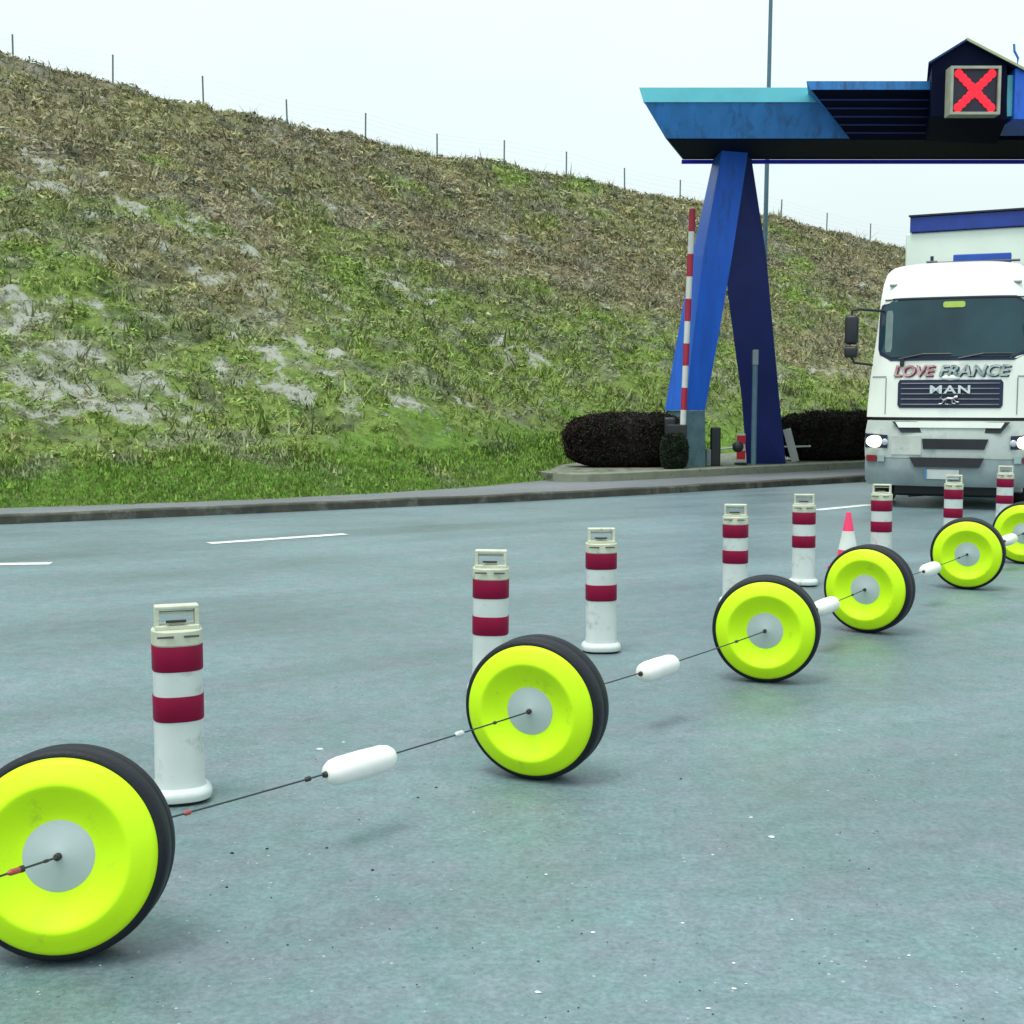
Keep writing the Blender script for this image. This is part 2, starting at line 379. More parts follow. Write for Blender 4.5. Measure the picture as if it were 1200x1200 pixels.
# tufts, thinner where chalk is bare
def tufts(N, amin, amax, tmin, tmax, hmin, hmax, nb, seed):
    g = np.random.default_rng(seed)
    a = g.uniform(amin, amax, N); t = g.uniform(tmin, tmax, N); n = nT(a)+t*(nRd(a)-nT(a))
    c, ch, gr, lu, dk = bank_col(a, n)
    clump = fbm(a*1.3+3, n*1.3+8, 3)
    keep = (g.random(N) > ch*.86) & (clump > (.36 if tmax > .1 else .12)+.1*g.random(N))
    a, n, c, lu, clump, t = a[keep], n[keep], c[keep], lu[keep], clump[keep], t[keep]; N = len(a)
    z = bank_z(a, n); x, y = XY(a, n)
    h = g.uniform(hmin, hmax, N)*(.5+1.3*np.clip(clump-.35, 0, .5)*2)*(1-.55*lu)
    h = h*np.clip(.35+t*6, 0, 1)
    V = np.zeros((N, nb, 3, 3)); th = g.uniform(0, 2*math.pi, (N, nb)); lean = g.uniform(.3, 1.6, (N, nb)); wv = g.uniform(.012, .035, (N, nb))
    off = g.normal(0, .07, (N, nb, 2)); hh = h[:, None]*g.uniform(.6, 1.1, (N, nb))
    bxp = x[:, None]+off[..., 0]; byp = y[:, None]+off[..., 1]
    dx, dy = np.cos(th), np.sin(th)
    V[:, :, 0] = np.stack([bxp-dy*wv, byp+dx*wv, np.broadcast_to(z[:, None]-.05, bxp.shape)], -1)
    V[:, :, 1] = np.stack([bxp+dy*wv, byp-dx*wv, np.broadcast_to(z[:, None]-.05, bxp.shape)], -1)
    V[:, :, 2] = np.stack([bxp+dx*hh*lean, byp+dy*hh*lean, z[:, None]+hh], -1)
    # chalk showing beneath must not whiten blades
    tint = np.array([.16, .15, .085])[None]; w = ch[keep][:, None]
    c = c*(1-w)+tint*w
    c = c*1.2*(g.uniform(.8, 1.5, (N, 1)))
    straw = g.random(N) < .16
    c[straw] = c[straw]*.45+np.array([.25, .21, .11])[None]*.55
    cc = np.repeat(c, nb*3, 0)
    return V.reshape(-1, 3), cc
def clumps(N, amin, amax, tmin, tmax, rmin, rmax, K, seed):
    g = np.random.default_rng(seed)
    a = g.uniform(amin, amax, N); t = g.uniform(tmin, tmax, N); n = nT(a)+t*(nRd(a)-nT(a))
    c, ch, gr, lu, dk = bank_col(a, n)
    keep = (g.random(N) > ch*.74)
    a, n, c, ch, lu, t = a[keep], n[keep], c[keep], ch[keep], lu[keep], t[keep]; N = len(a)
    r = g.uniform(rmin, rmax, N)*g.choice([.6, 1, 1.35], N, p=[.4, .45, .15])*(1-.6*lu)*np.clip(.62+.6*t, .6, 1)
    x, y = XY(a, n); z = bank_z(a, n)
    d = g.normal(size=(N, K, 3)); d[..., 2] = np.abs(d[..., 2])*.9; d /= np.linalg.norm(d, axis=-1, keepdims=True)
    P = d*r[:, None, None]*g.uniform(.55, 1.1, (N, K, 1))*np.array([1.15, 1.15, .72])
    P += np.stack([x, y, z-.03], -1)[:, None, :]
    u = g.normal(size=(N, K, 3)); u -= d*np.sum(u*d, -1, keepdims=True)*.6; u /= np.linalg.norm(u, axis=-1, keepdims=True)
    w = np.cross(d+.5*g.normal(size=(N, K, 3)), u); w /= np.linalg.norm(w, axis=-1, keepdims=True)
    sz = (r[:, None]*g.uniform(.25, .6, (N, K)))[..., None]
    V = np.stack([P-u*sz*.5-w*sz*.33, P-u*sz*.5+w*sz*.33, P+u*sz*1.2+d*sz*.2], 2)
    c = c*(1-ch[:, None])+np.array([.19, .20, .12])[None]*ch[:, None]
    c = c*1.32*g.uniform(.72, 1.3, (N, 1))*(1+g.normal(0, .05, (N, 3)))
    straw = g.random(N) < .14
    c[straw] = c[straw]*.4+np.array([.34, .29, .17])[None]*.6
    cc = np.clip(np.repeat(c, K, 0)*g.uniform(.8, 1.2, (N*K, 1)), .01, .8)
    return V.reshape(-1, 3), np.repeat(cc, 3, 0)
v0, c0_ = clumps(54000, -8, 62, .0, 1.05, .09, .24, 14, 9)
v5, c5 = clumps(60000, -3, 34, .03, .75, .05, .13, 9, 21)
v1, c1 = tufts(36000, -8, 62, .0, 1.03, .06, .22, 4, 1)
v2, c2 = tufts(2500, -8, 62, .03, 1.0, .2, .42, 6, 2)
v3, c3 = tufts(38000, -4, 24, .0, .06, .04, .12, 4, 3)
v = np.concatenate([v0, v5, v1, v2, v3]); c = np.concatenate([c0_, c5, c1, c2, c3])
o = obj('grass', fast_mesh('grass', v, np.arange(len(v)).reshape(-1, 3), c), M_tuft)
tag(o, 'rough green and straw-brown grass tufts covering the sloping bank', 'grass', kind='stuff')

# ------------------------------------------------------------------ wire fence along the crest
M_post = mat('weathered_steel_post', (.12, .17, .17), .6, metal=.2)
M_wire = mat('thin_fence_wire', (.3, .36, .36), .6, metal=.3)
f = thing('wire_fence', 'thin wire fence with slender posts along the top of the grassy bank', 'fence', (*XY(30, 42.6), 11))
fl = Vector(f.location); tops = []
for k in range(-3, 22):
    a = 12.35+k*3.15; n_ = float(nRd(a))+.25; z = float(bank_z(np.array([a]), np.array([n_]))[0]); x, y = XY(a, n_)
    b = bmesh.new(); lean = random.uniform(-.05, .05)
    p0 = Vector((x, y, z-.4))-fl; p1 = Vector((x+lean, y, z+1.12+random.uniform(-.08, .08)))-fl
    tube(b, [p0, p1], .030, 6); obj('post', b, M_post, f)
    tops.append((p0+Vector((0, 0, .4)), p1))
b = bmesh.new()
for i in range(len(tops)-1):
    for fr in (.25, .45, .65, .82, .97):
        A = tops[i][0].lerp(tops[i][1], fr); B = tops[i+1][0].lerp(tops[i+1][1], fr)
        tube(b, [A, (A+B)/2-Vector((0, 0, .02)), B], .0013, 4, cap=False)
obj('wire', b, M_wire, f)

# ------------------------------------------------------------------ island with kerb
def isl_front(a): return np.interp(a, [14.95, 15.05, 15.3, 15.8, 16.5, 18, 20, 23, 45], [18.5, 18.25, 18.08, 17.97, 17.95, 17.95, 18.0, 18.0, 18])
ia = [14.95, 15.05, 15.15, 15.3, 15.5, 15.8, 16.2, 16.5, 17, 18, 19, 20, 21.5, 23, 25, 28, 32, 38, 45]
def isl_back(a): return np.interp(a, [14.95, 15.1, 15.6, 17, 19, 45], [18.75, 19.3, 20.2, 21.3, 22.9, 23.3])
bm = bmesh.new(); lv = []
for a in ia:
    lv.append([(*XY(a, isl_front(a)+.16), .1), (*XY(a, isl_front(a)+.16), .255), (*XY(a, isl_back(a)), .255), (*XY(a, isl_back(a)), .1)])
loft(bm, lv); struct(obj('traffic_island', bm, mat('island_paving', (.17, .18, .15), .85, var=.25, bump=.3, c2=(.07, .09, .03), c2lo=.5, c2hi=.6)))
bm = bmesh.new(); lv = []
for a in ia:
    q_ = isl_front(a); pr = [(q_, .08), (q_+.01, .25), (q_+.03, .27), (q_+.16, .27), (q_+.16, .08)]
    lv.append([(*XY(a, n_), z_) for n_, z_ in pr])
loft(bm, lv); o = struct(obj('kerb', bm, M_kerb2)); o['label'] = 'pale raised kerb round the traffic island'

# ------------------------------------------------------------------ hedges
M_leafd = mat('dark_hedge_leaf', (.026, .018, .017), .75, spec=.15, var=.5, scale=9, c2=(.022, .03, .014), c2lo=.5, c2hi=.6)
M_twig = mat('dark_twigs', (.018, .013, .013), .9)
def hedge(label, loc, rz, L, Wd, H, seed, green=0):
    g = np.random.default_rng(seed)
    t = thing('hedge', label, 'hedge', loc, rz, 'clipped hedges on the traffic island')
    def shape(th, ph, rad=1):     # superellipsoid, flat clipped top
        ce = lambda a, e: np.sign(np.cos(a))*np.abs(np.cos(a))**e
        se = lambda a, e: np.sign(np.sin(a))*np.abs(np.sin(a))**e
        x = L/2*ce(ph, .62)*ce(th, .75); y = Wd/2*ce(ph, .62)*se(th, .85); z = H/2+H/2*se(ph, .6)
        bl = 1+.09*(fbm(x*2.3+seed, z*2.3+y, 3)-.5)*2
        return np.stack([x*bl*rad, y*bl*rad, z*(1+.06*(fbm(x*3+9, y*3, 2)-.5)*2)*(rad+(1-rad)*.3)], -1)
    th, ph = np.meshgrid(np.linspace(-math.pi, math.pi, 41)[:-1], np.linspace(-1.5, 1.5, 18), indexing='ij')
    P = shape(th.ravel(), ph.ravel(), .93); i_ = np.arange(40*18).reshape(40, 18)
    qq = np.stack([i_, np.roll(i_, -1, 0)], -1)
    F = np.stack([qq[:, :-1, 0], qq[:, :-1, 1], qq[:, 1:, 1], qq[:, 1:, 0]], -1).reshape(-1, 4)
    obj('branch_core', fast_mesh('c', P, F), M_twig, t, smooth=True)
    N = 42000; th = g.uniform(-math.pi, math.pi, N); ph = np.arcsin(g.uniform(-1, 1, N))
    zt = g.uniform(-1, 1, N); side = g.random(N) < .62
    ph = np.where(side, np.sign(zt)*np.arcsin(np.abs(zt)**(1/.6)), ph)
    P = shape(th, ph, 1)*(g.uniform(.93, 1.04, (N, 1))+.05*(g.random((N, 1)) > .93)); P[:, 2] = np.clip(P[:, 2], .02, None)
    u = g.normal(size=(N, 3)); u /= np.linalg.norm(u, axis=1)[:, None]; w = np.cross(u, g.normal(size=(N, 3))); w /= np.linalg.norm(w, axis=1)[:, None]
    s = g.uniform(.012, .032, (N, 1)); V = np.stack([P-u*s, P+w*s*.6, P+u*s*1.3, P-w*s*.6], 1).reshape(-1, 3)
    obj('foliage', fast_mesh('l', V, np.arange(4*N).reshape(-1, 4)), M_leafd, t)
    return t
hedge('dark clipped hedge left of the blue gantry legs, beside the barrier arm', (2.32, 26.35, .25), R(8), 2.45, 1.15, 1.07, 3)
hedge('dark clipped hedge between the gantry legs and the lorry', (7.35, 29.3, .25), R(22), 2.9, 1.1, 1.08, 5)

sh = hedge('small dark green shrub at the grey foot of the gantry leg, under the barrier arm', (3.22, 25.45, .25), R(0), .50, .4, .66, 8)
sh.name = 'shrub'; sh['category'] = 'shrub'; del sh['group']
for c_ in sh.children:
    if c_.name.startswith('foliage'): c_.data.materials[0] = mat('dark_green_leaf', (.022, .034, .018), .7, spec=.2, var=.5, scale=9)
# ------------------------------------------------------------------ blue toll gantry
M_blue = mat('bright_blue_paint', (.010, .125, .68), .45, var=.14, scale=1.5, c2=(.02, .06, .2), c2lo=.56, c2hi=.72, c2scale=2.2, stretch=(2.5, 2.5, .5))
M_blue2 = mat('mid_blue_paint', (.028, .19, .52), .5, var=.15, scale=1.5, c2=(.02, .08, .22), c2lo=.5, c2hi=.7, c2scale=2, stretch=(2.5, 2.5, .6))
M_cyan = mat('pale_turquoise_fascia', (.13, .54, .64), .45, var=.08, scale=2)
M_navy = mat('navy_shade_and_joint', (.004, .016, .15), .55, var=.15, scale=2)  # right leg's shade put into its colour; board joints share it
M_soff = mat('soffit_shade_and_housing', (.002, .004, .020), .7, spec=.08, var=.3, scale=1.2, stretch=(.2, 4, 1))  # underside shade put into a near-black base; signal housing shares it
M_foot = mat('blue_grey_concrete_foot', (.10, .19, .22), .8, var=.2, bump=.2)
G = thing('toll_gantry', 'bright blue toll gantry with a splayed support and a red cross lane signal', 'gantry', (4.6, 26.8, .25))
Gl = Vector(G.location)
def gp(px, py, Y): return at(px, py, Y)-Gl
# left leg: levels from top to foot, corners back-left, front-left, front-right, back-right
def lev(y, xs, Ys): return [gp(x, y, d) for x, d in zip(xs, Ys)]
bm = bmesh.new()
L1 = [lev(176, (838, 846, 877, 870), (26.9, 26.0, 26.2, 27.0)), lev(300, (811, 824, 858, 852), (27.0, 25.95, 26.2, 27.1)),
      lev(400, (793, 812, 841, 838), (27.1, 25.9, 26.2, 27.2)), lev(481, (779, 804, 826, 822), (27.2, 25.85, 26.15, 27.25))]
loft(bm, L1); obj('leg', bm, M_blue, G)
bm = bmesh.new(); loft(bm, [lev(481.5, (781, 805, 826, 822), (27.2, 25.87, 26.15, 27.25)), lev(549.5, (783, 804, 827, 821), (27.2, 25.85, 26.15, 27.25))])
o = obj('foot', bm, M_foot, G)
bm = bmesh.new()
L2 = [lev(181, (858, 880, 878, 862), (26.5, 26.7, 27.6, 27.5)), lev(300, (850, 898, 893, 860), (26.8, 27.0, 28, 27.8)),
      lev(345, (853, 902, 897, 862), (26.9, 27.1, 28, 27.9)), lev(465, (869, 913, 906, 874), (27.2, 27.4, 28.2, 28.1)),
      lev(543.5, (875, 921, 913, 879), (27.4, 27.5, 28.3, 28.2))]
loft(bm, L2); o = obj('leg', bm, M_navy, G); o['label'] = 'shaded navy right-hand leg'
bm = bmesh.new()
pt = [gp(846, 172, 25.9), gp(858, 172, 25.9)]
# beam: profile rows (y, depth) swept from left end to right end
zb = at(800, 187, 27).z
XR = 25.0
def wx(px, Y): return at(px, 467, Y).x
def world_z(py, Y): return at(600, py, Y).z
# rows: (left px, py, depth)
rows = dict(bb=(800, 187, 27.0), bf=(780, 162, 24.85), ft=(755, 120, 24.6), tf=(750, 103, 24.6))
W3 = {k: at(*v) for k, v in rows.items()}
zbot = (W3['bb'].z+W3['bf'].z)/2; W3['bb'].z = W3['bf'].z = zbot
tb = Vector((at(795, 103, 28.6).x, 28.6, W3['tf'].z)); mb = Vector((W3['bb'].x, 28.6, zbot+.5))
def sweep(bm, prof, xr):
    loft(bm, [[p-Gl for p in prof], [Vector((xr, p.y, p.z))-Gl for p in prof]])
e = .003
bm = bmesh.new(); sweep(bm, [W3['bf'], W3['ft'], Vector((at(812, 120, 28.4).x, 28.4, W3['ft'].z)), Vector((at(822, 160, 27.6).x, 27.6, zbot+.35)), W3['bb']], XR)
body = obj('beam', bm, M_blue2, G)
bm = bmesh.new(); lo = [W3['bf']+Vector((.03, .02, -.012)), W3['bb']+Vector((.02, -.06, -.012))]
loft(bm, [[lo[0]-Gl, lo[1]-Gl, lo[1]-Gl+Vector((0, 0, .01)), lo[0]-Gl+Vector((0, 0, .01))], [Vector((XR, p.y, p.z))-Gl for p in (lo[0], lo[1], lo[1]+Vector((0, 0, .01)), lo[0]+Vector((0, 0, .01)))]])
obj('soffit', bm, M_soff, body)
bm = bmesh.new(); p = W3['bb']
sweep(bm, [p+Vector((-.02, -.05, -.085)), p+Vector((-.02, .04, -.085)), p+Vector((-.02, .04, -.014)), p+Vector((-.02, -.05, -.014))], XR)
obj('edge_fringe', bm, mat('edge_fringe_blue', (.004, .02, .75), .5), body)  # blue strip added to imitate the colour fringe along the lower edge
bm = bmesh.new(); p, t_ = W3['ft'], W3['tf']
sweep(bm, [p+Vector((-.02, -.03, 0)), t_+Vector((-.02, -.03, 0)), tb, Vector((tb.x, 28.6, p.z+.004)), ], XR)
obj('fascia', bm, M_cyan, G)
# canopy over the lane: wedge projecting towards the camera with a sloping dark underside
c0 = at(945, 95, 23.4); c1 = at(950, 105, 23.4); c2 = at(997, 162, 24.84); c2.z = zbot-.01
cb = Vector((c0.x+.3, 24.57, c0.z+.05)); bm = bmesh.new()
sweep(bm, [c0, c1, c1+Vector((.03, .05, .0)), c2+Vector((0, .0, .02)), Vector((c2.x, 24.9, zbot+.06)), cb], XR)
can = obj('canopy', bm, M_blue2, G)
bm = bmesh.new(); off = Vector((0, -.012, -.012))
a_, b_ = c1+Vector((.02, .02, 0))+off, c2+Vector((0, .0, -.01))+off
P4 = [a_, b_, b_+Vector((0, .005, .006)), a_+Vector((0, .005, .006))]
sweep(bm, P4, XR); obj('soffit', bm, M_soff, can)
bm = bmesh.new()
for k in range(1, 6):     # board joints of the soffit
    q_ = a_.lerp(b_, k/6); sweep(bm, [q_+Vector((.02, 0, -.012)), q_+Vector((.02, .03, -.024)), q_+Vector((.02, .03, 0)), q_+Vector((.02, 0, 0))], XR)
obj('board_joint', bm, M_navy, can)
# gabled housing for the lane signal
D = 22.9
front = [at(1092, 74, D), at(1133, 49, D), at(1180, 74, D), at(1180, 140, D), at(1092, 136, D)]
bm = bmesh.new(); loft(bm, [[p-Gl for p in front], [Vector((p.x*25.2/22.9-.12 if i_ < 3 else p.x+.35, 25.2 if i_ < 3 else 24.3, p.z if i_ < 3 else p.z-.15))-Gl for i_, p in enumerate(front)]])
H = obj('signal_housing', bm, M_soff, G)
M_rim = mat('cream_roof_edge', (.42, .45, .25), .5)
bm = bmesh.new()
A, B, C_ = at(1088, 75, D-.06), at(1133, 47.3, D-.06), at(1203, 84, D-.06)
for p, q_, col_ in ((A, B, 0), (B, C_, 1)):
    up = Vector((0, 0, .035)); loft(bm, [[p-Gl, p+up-Gl, q_+up-Gl, q_-Gl], [v+Vector((.72, 2.4, 0))-Gl for v in (p, p+up, q_+up, q_)]])
obj('roof', bm, mat('dark_blue_roof_sheet', (.008, .03, .14), .5), H)
bm = bmesh.new(); up = Vector((0, 0, .045)); ff = Vector((0, -.02, .0))
loft(bm, [[B+ff-Gl, B+ff+up-Gl, C_+ff+up-Gl, C_+ff-Gl], [v+Vector((0, .019, 0))-Gl for v in (B+ff, B+ff+up, C_+ff+up, C_+ff)]])
obj('roof_edge', bm, M_rim, H)
bm = bmesh.new(); A, B = at(1181, 88, D+.1), at(1189, 136, D+.1)
bx(bm, Vector((A.x, D+.1, B.z))-Gl, Vector((B.x, D+1.4, A.z))-Gl); obj('side_panel', bm, M_cyan, H)
bm = bmesh.new(); A, B = at(1190, 80, D+.0), at(1290, 140, D+.0)
bx(bm, Vector((A.x, D, B.z))-Gl, Vector((B.x, D+1.4, A.z))-Gl, .01); obj('side_panel', bm, M_blue, H)
# the signal box
SG = bmesh.new(); A, B = at(1115, 77, 22.6), at(1172, 134, 22.6)
cx, cz = (A.x+B.x)/2, (A.z+B.z)/2; hw, hh = (B.x-A.x)/2, (A.z-B.z)/2
bx(SG, Vector((cx-hw+.03, 22.66, cz-hh+.03))-Gl, Vector((cx+hw-.03, 22.897, cz+hh-.03))-Gl)
sgb = obj('lane_signal', SG, mat('signal_screen', (.012, .008, .03), .4, var=.3), G)
SG = bmesh.new(); w_ = .045
for lo_, hi_ in (((cx-hw, cz-hh), (cx+hw, cz-hh+w_)), ((cx-hw, cz+hh-w_), (cx+hw, cz+hh)), ((cx-hw, cz-hh+w_), (cx-hw+w_, cz+hh-w_)), ((cx+hw-w_, cz-hh+w_), (cx+hw, cz+hh-w_))):
    bx(SG, Vector((lo_[0], 22.6, lo_[1]))-Gl, Vector((hi_[0], 22.895, hi_[1]))-Gl)
obj('signal_frame', SG, mat('grey_cream_frame', (.36, .38, .30), .5), sgb)
SG = bmesh.new(); r_ = hw*.66
M_red = mat('red_signal_light', (.25, .005, .01), .6, spec=.1, emit=(1, .035, .06), estr=1.0)
for sx in (-1, 1):
    for k in range(-4, 5):        # short overlapping lamp rows
        c_ = Vector((cx+sx*r_*k/4, 22.645, cz+r_*k/4))-Gl
        bmesh.ops.create_uvsphere(SG, u_segments=12, v_segments=8, radius=.078 if k else .05, matrix=Matrix.Translation(c_) @ Matrix.Diagonal((1, .3, 1, 1)))
obj('red_cross', SG, M_red, sgb, smooth=True)
# small camera hook on the roof at right
bm = bmesh.new(); p = at(1192, 80, 23.6)-Gl
tube(bm, [p, p+Vector((.01, 0, .18)), p+Vector((-.06, 0, .3)), p+Vector((-.07, 0, .42))], .022, 8); obj('bracket', bm, M_blue2, G)
# second support at far end of the beam (beyond the picture)
for ch in [c for c in G.children if c.name.split('.')[0] in ('leg', 'foot')]:
    c = ch.copy(); COL.objects.link(c); c.location.x += 17.5
# tall thin mast behind
bm = bmesh.new(); q0 = at(896, 540, 31); b0 = Vector((q0.x, 31, .2)); q1 = at(897, 250, 31); q2 = at(903, 5, 31)
dz = (q2-q1)/(q2.z-q1.z); topp = q2+dz*3
bot = Vector((q1.x-dz.x*q1.z*.6, 31, .2))
tube(bm, [bot-bot, topp-bot], .055, 10, radii=[.065, .04])
mast = thing('mast', 'tall thin steel mast rising behind the gantry beam', 'mast', bot)
obj('pole', bm, mat('mast_steel', (.09, .17, .22), .5, metal=.3), mast)
bm = bmesh.new(); bx(bm, (-.16, -.16, -.1), (.16, .16, .03), .01); obj('base_plate', bm, M_post, mast)

# ------------------------------------------------------------------ raised barrier arm
M_red_p = mat('faded_red_paint', (.36, .015, .045), .5, var=.15)
M_white_p = mat('white_paint', (.62, .64, .62), .45, var=.08)
M_dark = mat('dark_machine_paint', (.02, .024, .028), .5)
b0 = at(800, 506, 25.75); b1 = at(811.5, 245, 25.75)
bt = thing('barrier', 'raised red and white striped barrier arm beside the blue gantry leg', 'barrier', (b0.x, 25.75, .27))
bo = Vector(bt.location); bm = bmesh.new()
nst = 10
bmw = bmesh.new(); tube(bmw, [b1-bo, b0-bo], .06, 12); arm = obj('arm', bmw, M_white_p, bt)
for k in range(0, nst, 2):
    bm = bmesh.new(); tube(bm, [b1.lerp(b0, k/nst)-bo, b1.lerp(b0, (k+1)/nst)-bo], .0625, 12); obj('red_stripe', bm, M_red_p, arm)
bm = bmesh.new(); p = at(786, 512, 25.9)-bo; bx(bm, (p.x-.13, .1, 0), (p.x+.10, .4, 1.0), .05)
mh = obj('motor_housing', bm, M_dark, bt)
bm = bmesh.new(); bx(bm, (p.x-.1, -.12, .62), (.07, -.05, .86), .02); obj('pivot', bm, M_dark, bt)
# slim grey post before the navy leg
bm = bmesh.new(); p = at(883, 543, 26.6); t = thing('marker_post', 'slim grey post standing in front of the navy gantry leg', 'post', (p.x, 26.6, .255))
h0 = at(883, 428, 26.6).z-.255; tube(bm, [(0, 0, 0), (0, 0, h0)], .055, 10); obj('pole', bm, mat('grey_blue_post', (.10, .20, .26), .5), t)
bm = bmesh.new(); bx(bm, (-.06, -.06, h0-.0), (.06, .06, h0+.32), .02); obj('head', bm, mat('post_head', (.25, .3, .33), .5), t)
# white leaning board
p = gnd(932, 541, .255); q_ = at(921, 503, p.y+.1); t = thing('leaning_board', 'white board leaning at a slant before the right-hand hedge', 'board', p)
bm = bmesh.new(); d = q_-p
bx(bm, (-.085, -.02, 0), (.085, .02, d.length), .006, Matrix.Rotation(math.atan2(d.x, d.z), 4, 'Y')); obj('panel', bm, M_white_p, t)
bm = bmesh.new(); tube(bm, [(-.32, .12, .32), (.36, .12, .34)], .022, 8); tube(bm, [(0, .03, .34), (0, .14, .34)], .018, 8); obj('bracket', bm, M_white_p, t)
# floodlight style device between the legs
p = at(838, 545, 26.6); t = thing('ticket_machine', 'small dark machine with a pale rod between the gantry legs', 'machine', (p.x, 26.6, .255))
bm = bmesh.new(); bx(bm, (-.1, -.08, 0), (.1, .1, .8), .03); obj('cabinet', bm, M_dark, t)
bm = bmesh.new(); bx(bm, (-.2, -.1, 0), (-.1, .05, .35), .02); obj('side_box', bm, mat('grey_box', (.25, .3, .32), .6), t)
bm = bmesh.new(); tube(bm, [(.1, -.05, .35), (.45, -.05, .40)], .022, 8); obj('rod', bm, M_white_p, t)
bm = bmesh.new(); lathe(bm, [(0, -.1), (.1, -.09), (.12, 0), (.08, .09), (0, .1)], 20, c=(.46, -.05, .40)); obj('lamp_head', bm, M_dark, t, smooth=True)
p = at(868, 543, 27.0); t = thing('warning_panel', 'small red and white warning panel between the gantry legs', 'sign', (p.x, 27.0, .255))
bm = bmesh.new(); bx(bm, (-.09, -.02, .05), (.09, .02, .66), .01); pn = obj('panel', bm, M_white_p, t)
bm = bmesh.new(); mrs = mat('bright_red_sheet', (.6, .02, .03), .45); bx(bm, (-.092, -.026, .12), (.092, -.021, .3)); obj('red_stripe', bm, mrs, pn)
bm = bmesh.new(); bx(bm, (-.092, -.026, .44), (.092, -.021, .62)); obj('red_stripe', bm, mrs, pn)
bm = bmesh.new(); bx(bm, (-.12, -.1, 0), (.12, .1, .05), .01); obj('base', bm, M_dark, t)

# ------------------------------------------------------------------ lorry
M_cab = mat('white_cab_paint', (.78, .82, .75), .3, coat=.3, var=.05, scale=2)
M_bump = mat('grey_white_bumper', (.50, .55, .52), .4, var=.10, scale=3, c2=(.25, .3, .3), c2lo=.52, c2hi=.7, c2scale=3)
M_low = mat('blue_grey_lower_bumper', (.26, .32, .33), .5, var=.18, scale=3)  # darker blue-grey than the bumper above it
M_black = mat('black_plastic', (.012, .014, .02), .45, var=.2)
M_glass = mat('windscreen_glass', (.013, .043, .056), .12, spec=.4, var=.35, scale=1.3)
M_ink = mat('dark_blue_trim', (.005, .011, .05), .45)
M_tyre = mat('tyre_rubber', (.018, .02, .022), .7, var=.2, bump=.2)
M_metal = mat('grey_steel', (.35, .37, .38), .4, metal=.7)
TY = gnd(1109, 597); TRK = thing('lorry', 'white lorry with lit headlamps coming through the toll gantry', 'lorry', (TY.x, TY.y, 0), -math.atan2(TY.x, TY.y)*1.0-R(3))
K = 78.8
def lx(px): return (px-1109)/K
def lz(py): return (597-py)/K
LV = [(.40, 1.20, .02), (.62, 1.22, 0), (1.32, 1.215, .0), (1.50, 1.21, .02), (1.95, 1.18, .05), (2.25, 1.15, .09), (2.7, 1.10, .16), (3.15, 1.07, .24), (3.40, 1.04, .32), (3.58, .99, .42), (3.68, .88, .56), (3.72, .70, .75)]
zs = [l_[0] for l_ in LV]; hws = [l_[1] for l_ in LV]; fy = [l_[2] for l_ in LV]
def F(x, z):
    w = np.interp(z, zs, hws); return float(np.interp(z, zs, fy)+.26*min(1, abs(x)/w)**4)
def section(z, y_back, z0off=0):
    w = float(np.interp(z, zs, hws)); xs = [w*math.sin(t*math.pi/2) for t in np.linspace(-1, 1, 25)]
    return [(x, F(x, z), z) for x in xs]+[(w, y_back, z), (-w, y_back, z)]
bm = bmesh.new()
zz = sorted(set([1.37]+[z for z in np.linspace(1.37, 3.72, 30)]+[3.55, 3.62, 3.66, 3.70]))
loft(bm, [section(z, 2.2) for z in zz]); body = obj('cab', bm, M_cab, TRK, smooth=True); sharp(body, 40)
def panel(name, poly, m, parent, off=.012, thick=.03, nx=24, smooth=True):
    """a panel following the cab front: poly is a function (u,v)->(x,z) over the unit square"""
    V = []; Fc = []; nz_ = 10
    for j in range(nz_+1):
        for i in range(nx+1):
            x, z = poly(i/nx, j/nz_); V.append((x, F(x, z)-off, z))
    for j in range(nz_):
        for i in range(nx):
            k = j*(nx+1)+i; Fc.append((k, k+1, k+nx+2, k+nx+1))
    n0 = len(V); B = list(range(nx+1))+[j*(nx+1)+nx for j in range(1, nz_+1)]+[nz_*(nx+1)+i for i in range(nx-1, -1, -1)]+[j*(nx+1) for j in range(nz_-1, 0, -1)]
    for b in B: x, y, z = V[b]; V.append((x, y+thick, z))
    for i in range(len(B)): Fc.append((B[i], B[(i+1) % len(B)], n0+(i+1) % len(B), n0+i))
    me = bpy.data.meshes.new(name); me.from_pydata(V, [], Fc)
    bmn = bmesh.new(); bmn.from_mesh(me); bmesh.ops.recalc_face_normals(bmn, faces=bmn.faces); bmn.to_mesh(me); bmn.free()
    o = obj(name, me, m, parent, smooth=smooth); sharp(o, 30); return o
def rect(x0, x1, z0, z1, rc=.0, t0=0, t1=0):
    def f(u, v):
        z = z0+(z1-z0)*v; ins = 0
        if rc:
            dzz = min(z-z0, z1-z)
            if dzz < rc: ins = rc-math.sqrt(max(0, rc*rc-(rc-dzz)**2))
        xa = x0+ins+(t0*(1-v)); xb = x1-ins-(t0*(1-v))
        return xa+(xb-xa)*u, z
    return f
panel('windscreen_seal', rect(-1.075, 1.075, 2.215, 3.165, .2), M_ink, body, .008)
ws = panel('windscreen', rect(-1.035, 1.035, 2.27, 3.12, .17), M_glass, body, .018)
panel('sun_strip', rect(-1.0, 1.0, 3.14, 3.155), M_black, body, .02, nx=20)
o = panel('windscreen_patch', rect(-.14, .17, 3.0, 3.09, .03), mat('yellow_green_sticker', (.35, .48, .08), .5), ws, .03, .008)
o = panel('windscreen_patch', rect(-.97, -.86, 2.35, 2.98, .02), mat('pale_strip_grey', (.14, .2, .2), .6), ws, .022, .003); o['label'] = 'pale strip at the edge of the windscreen'  # paler strip down one side of the glass
bm = bmesh.new()
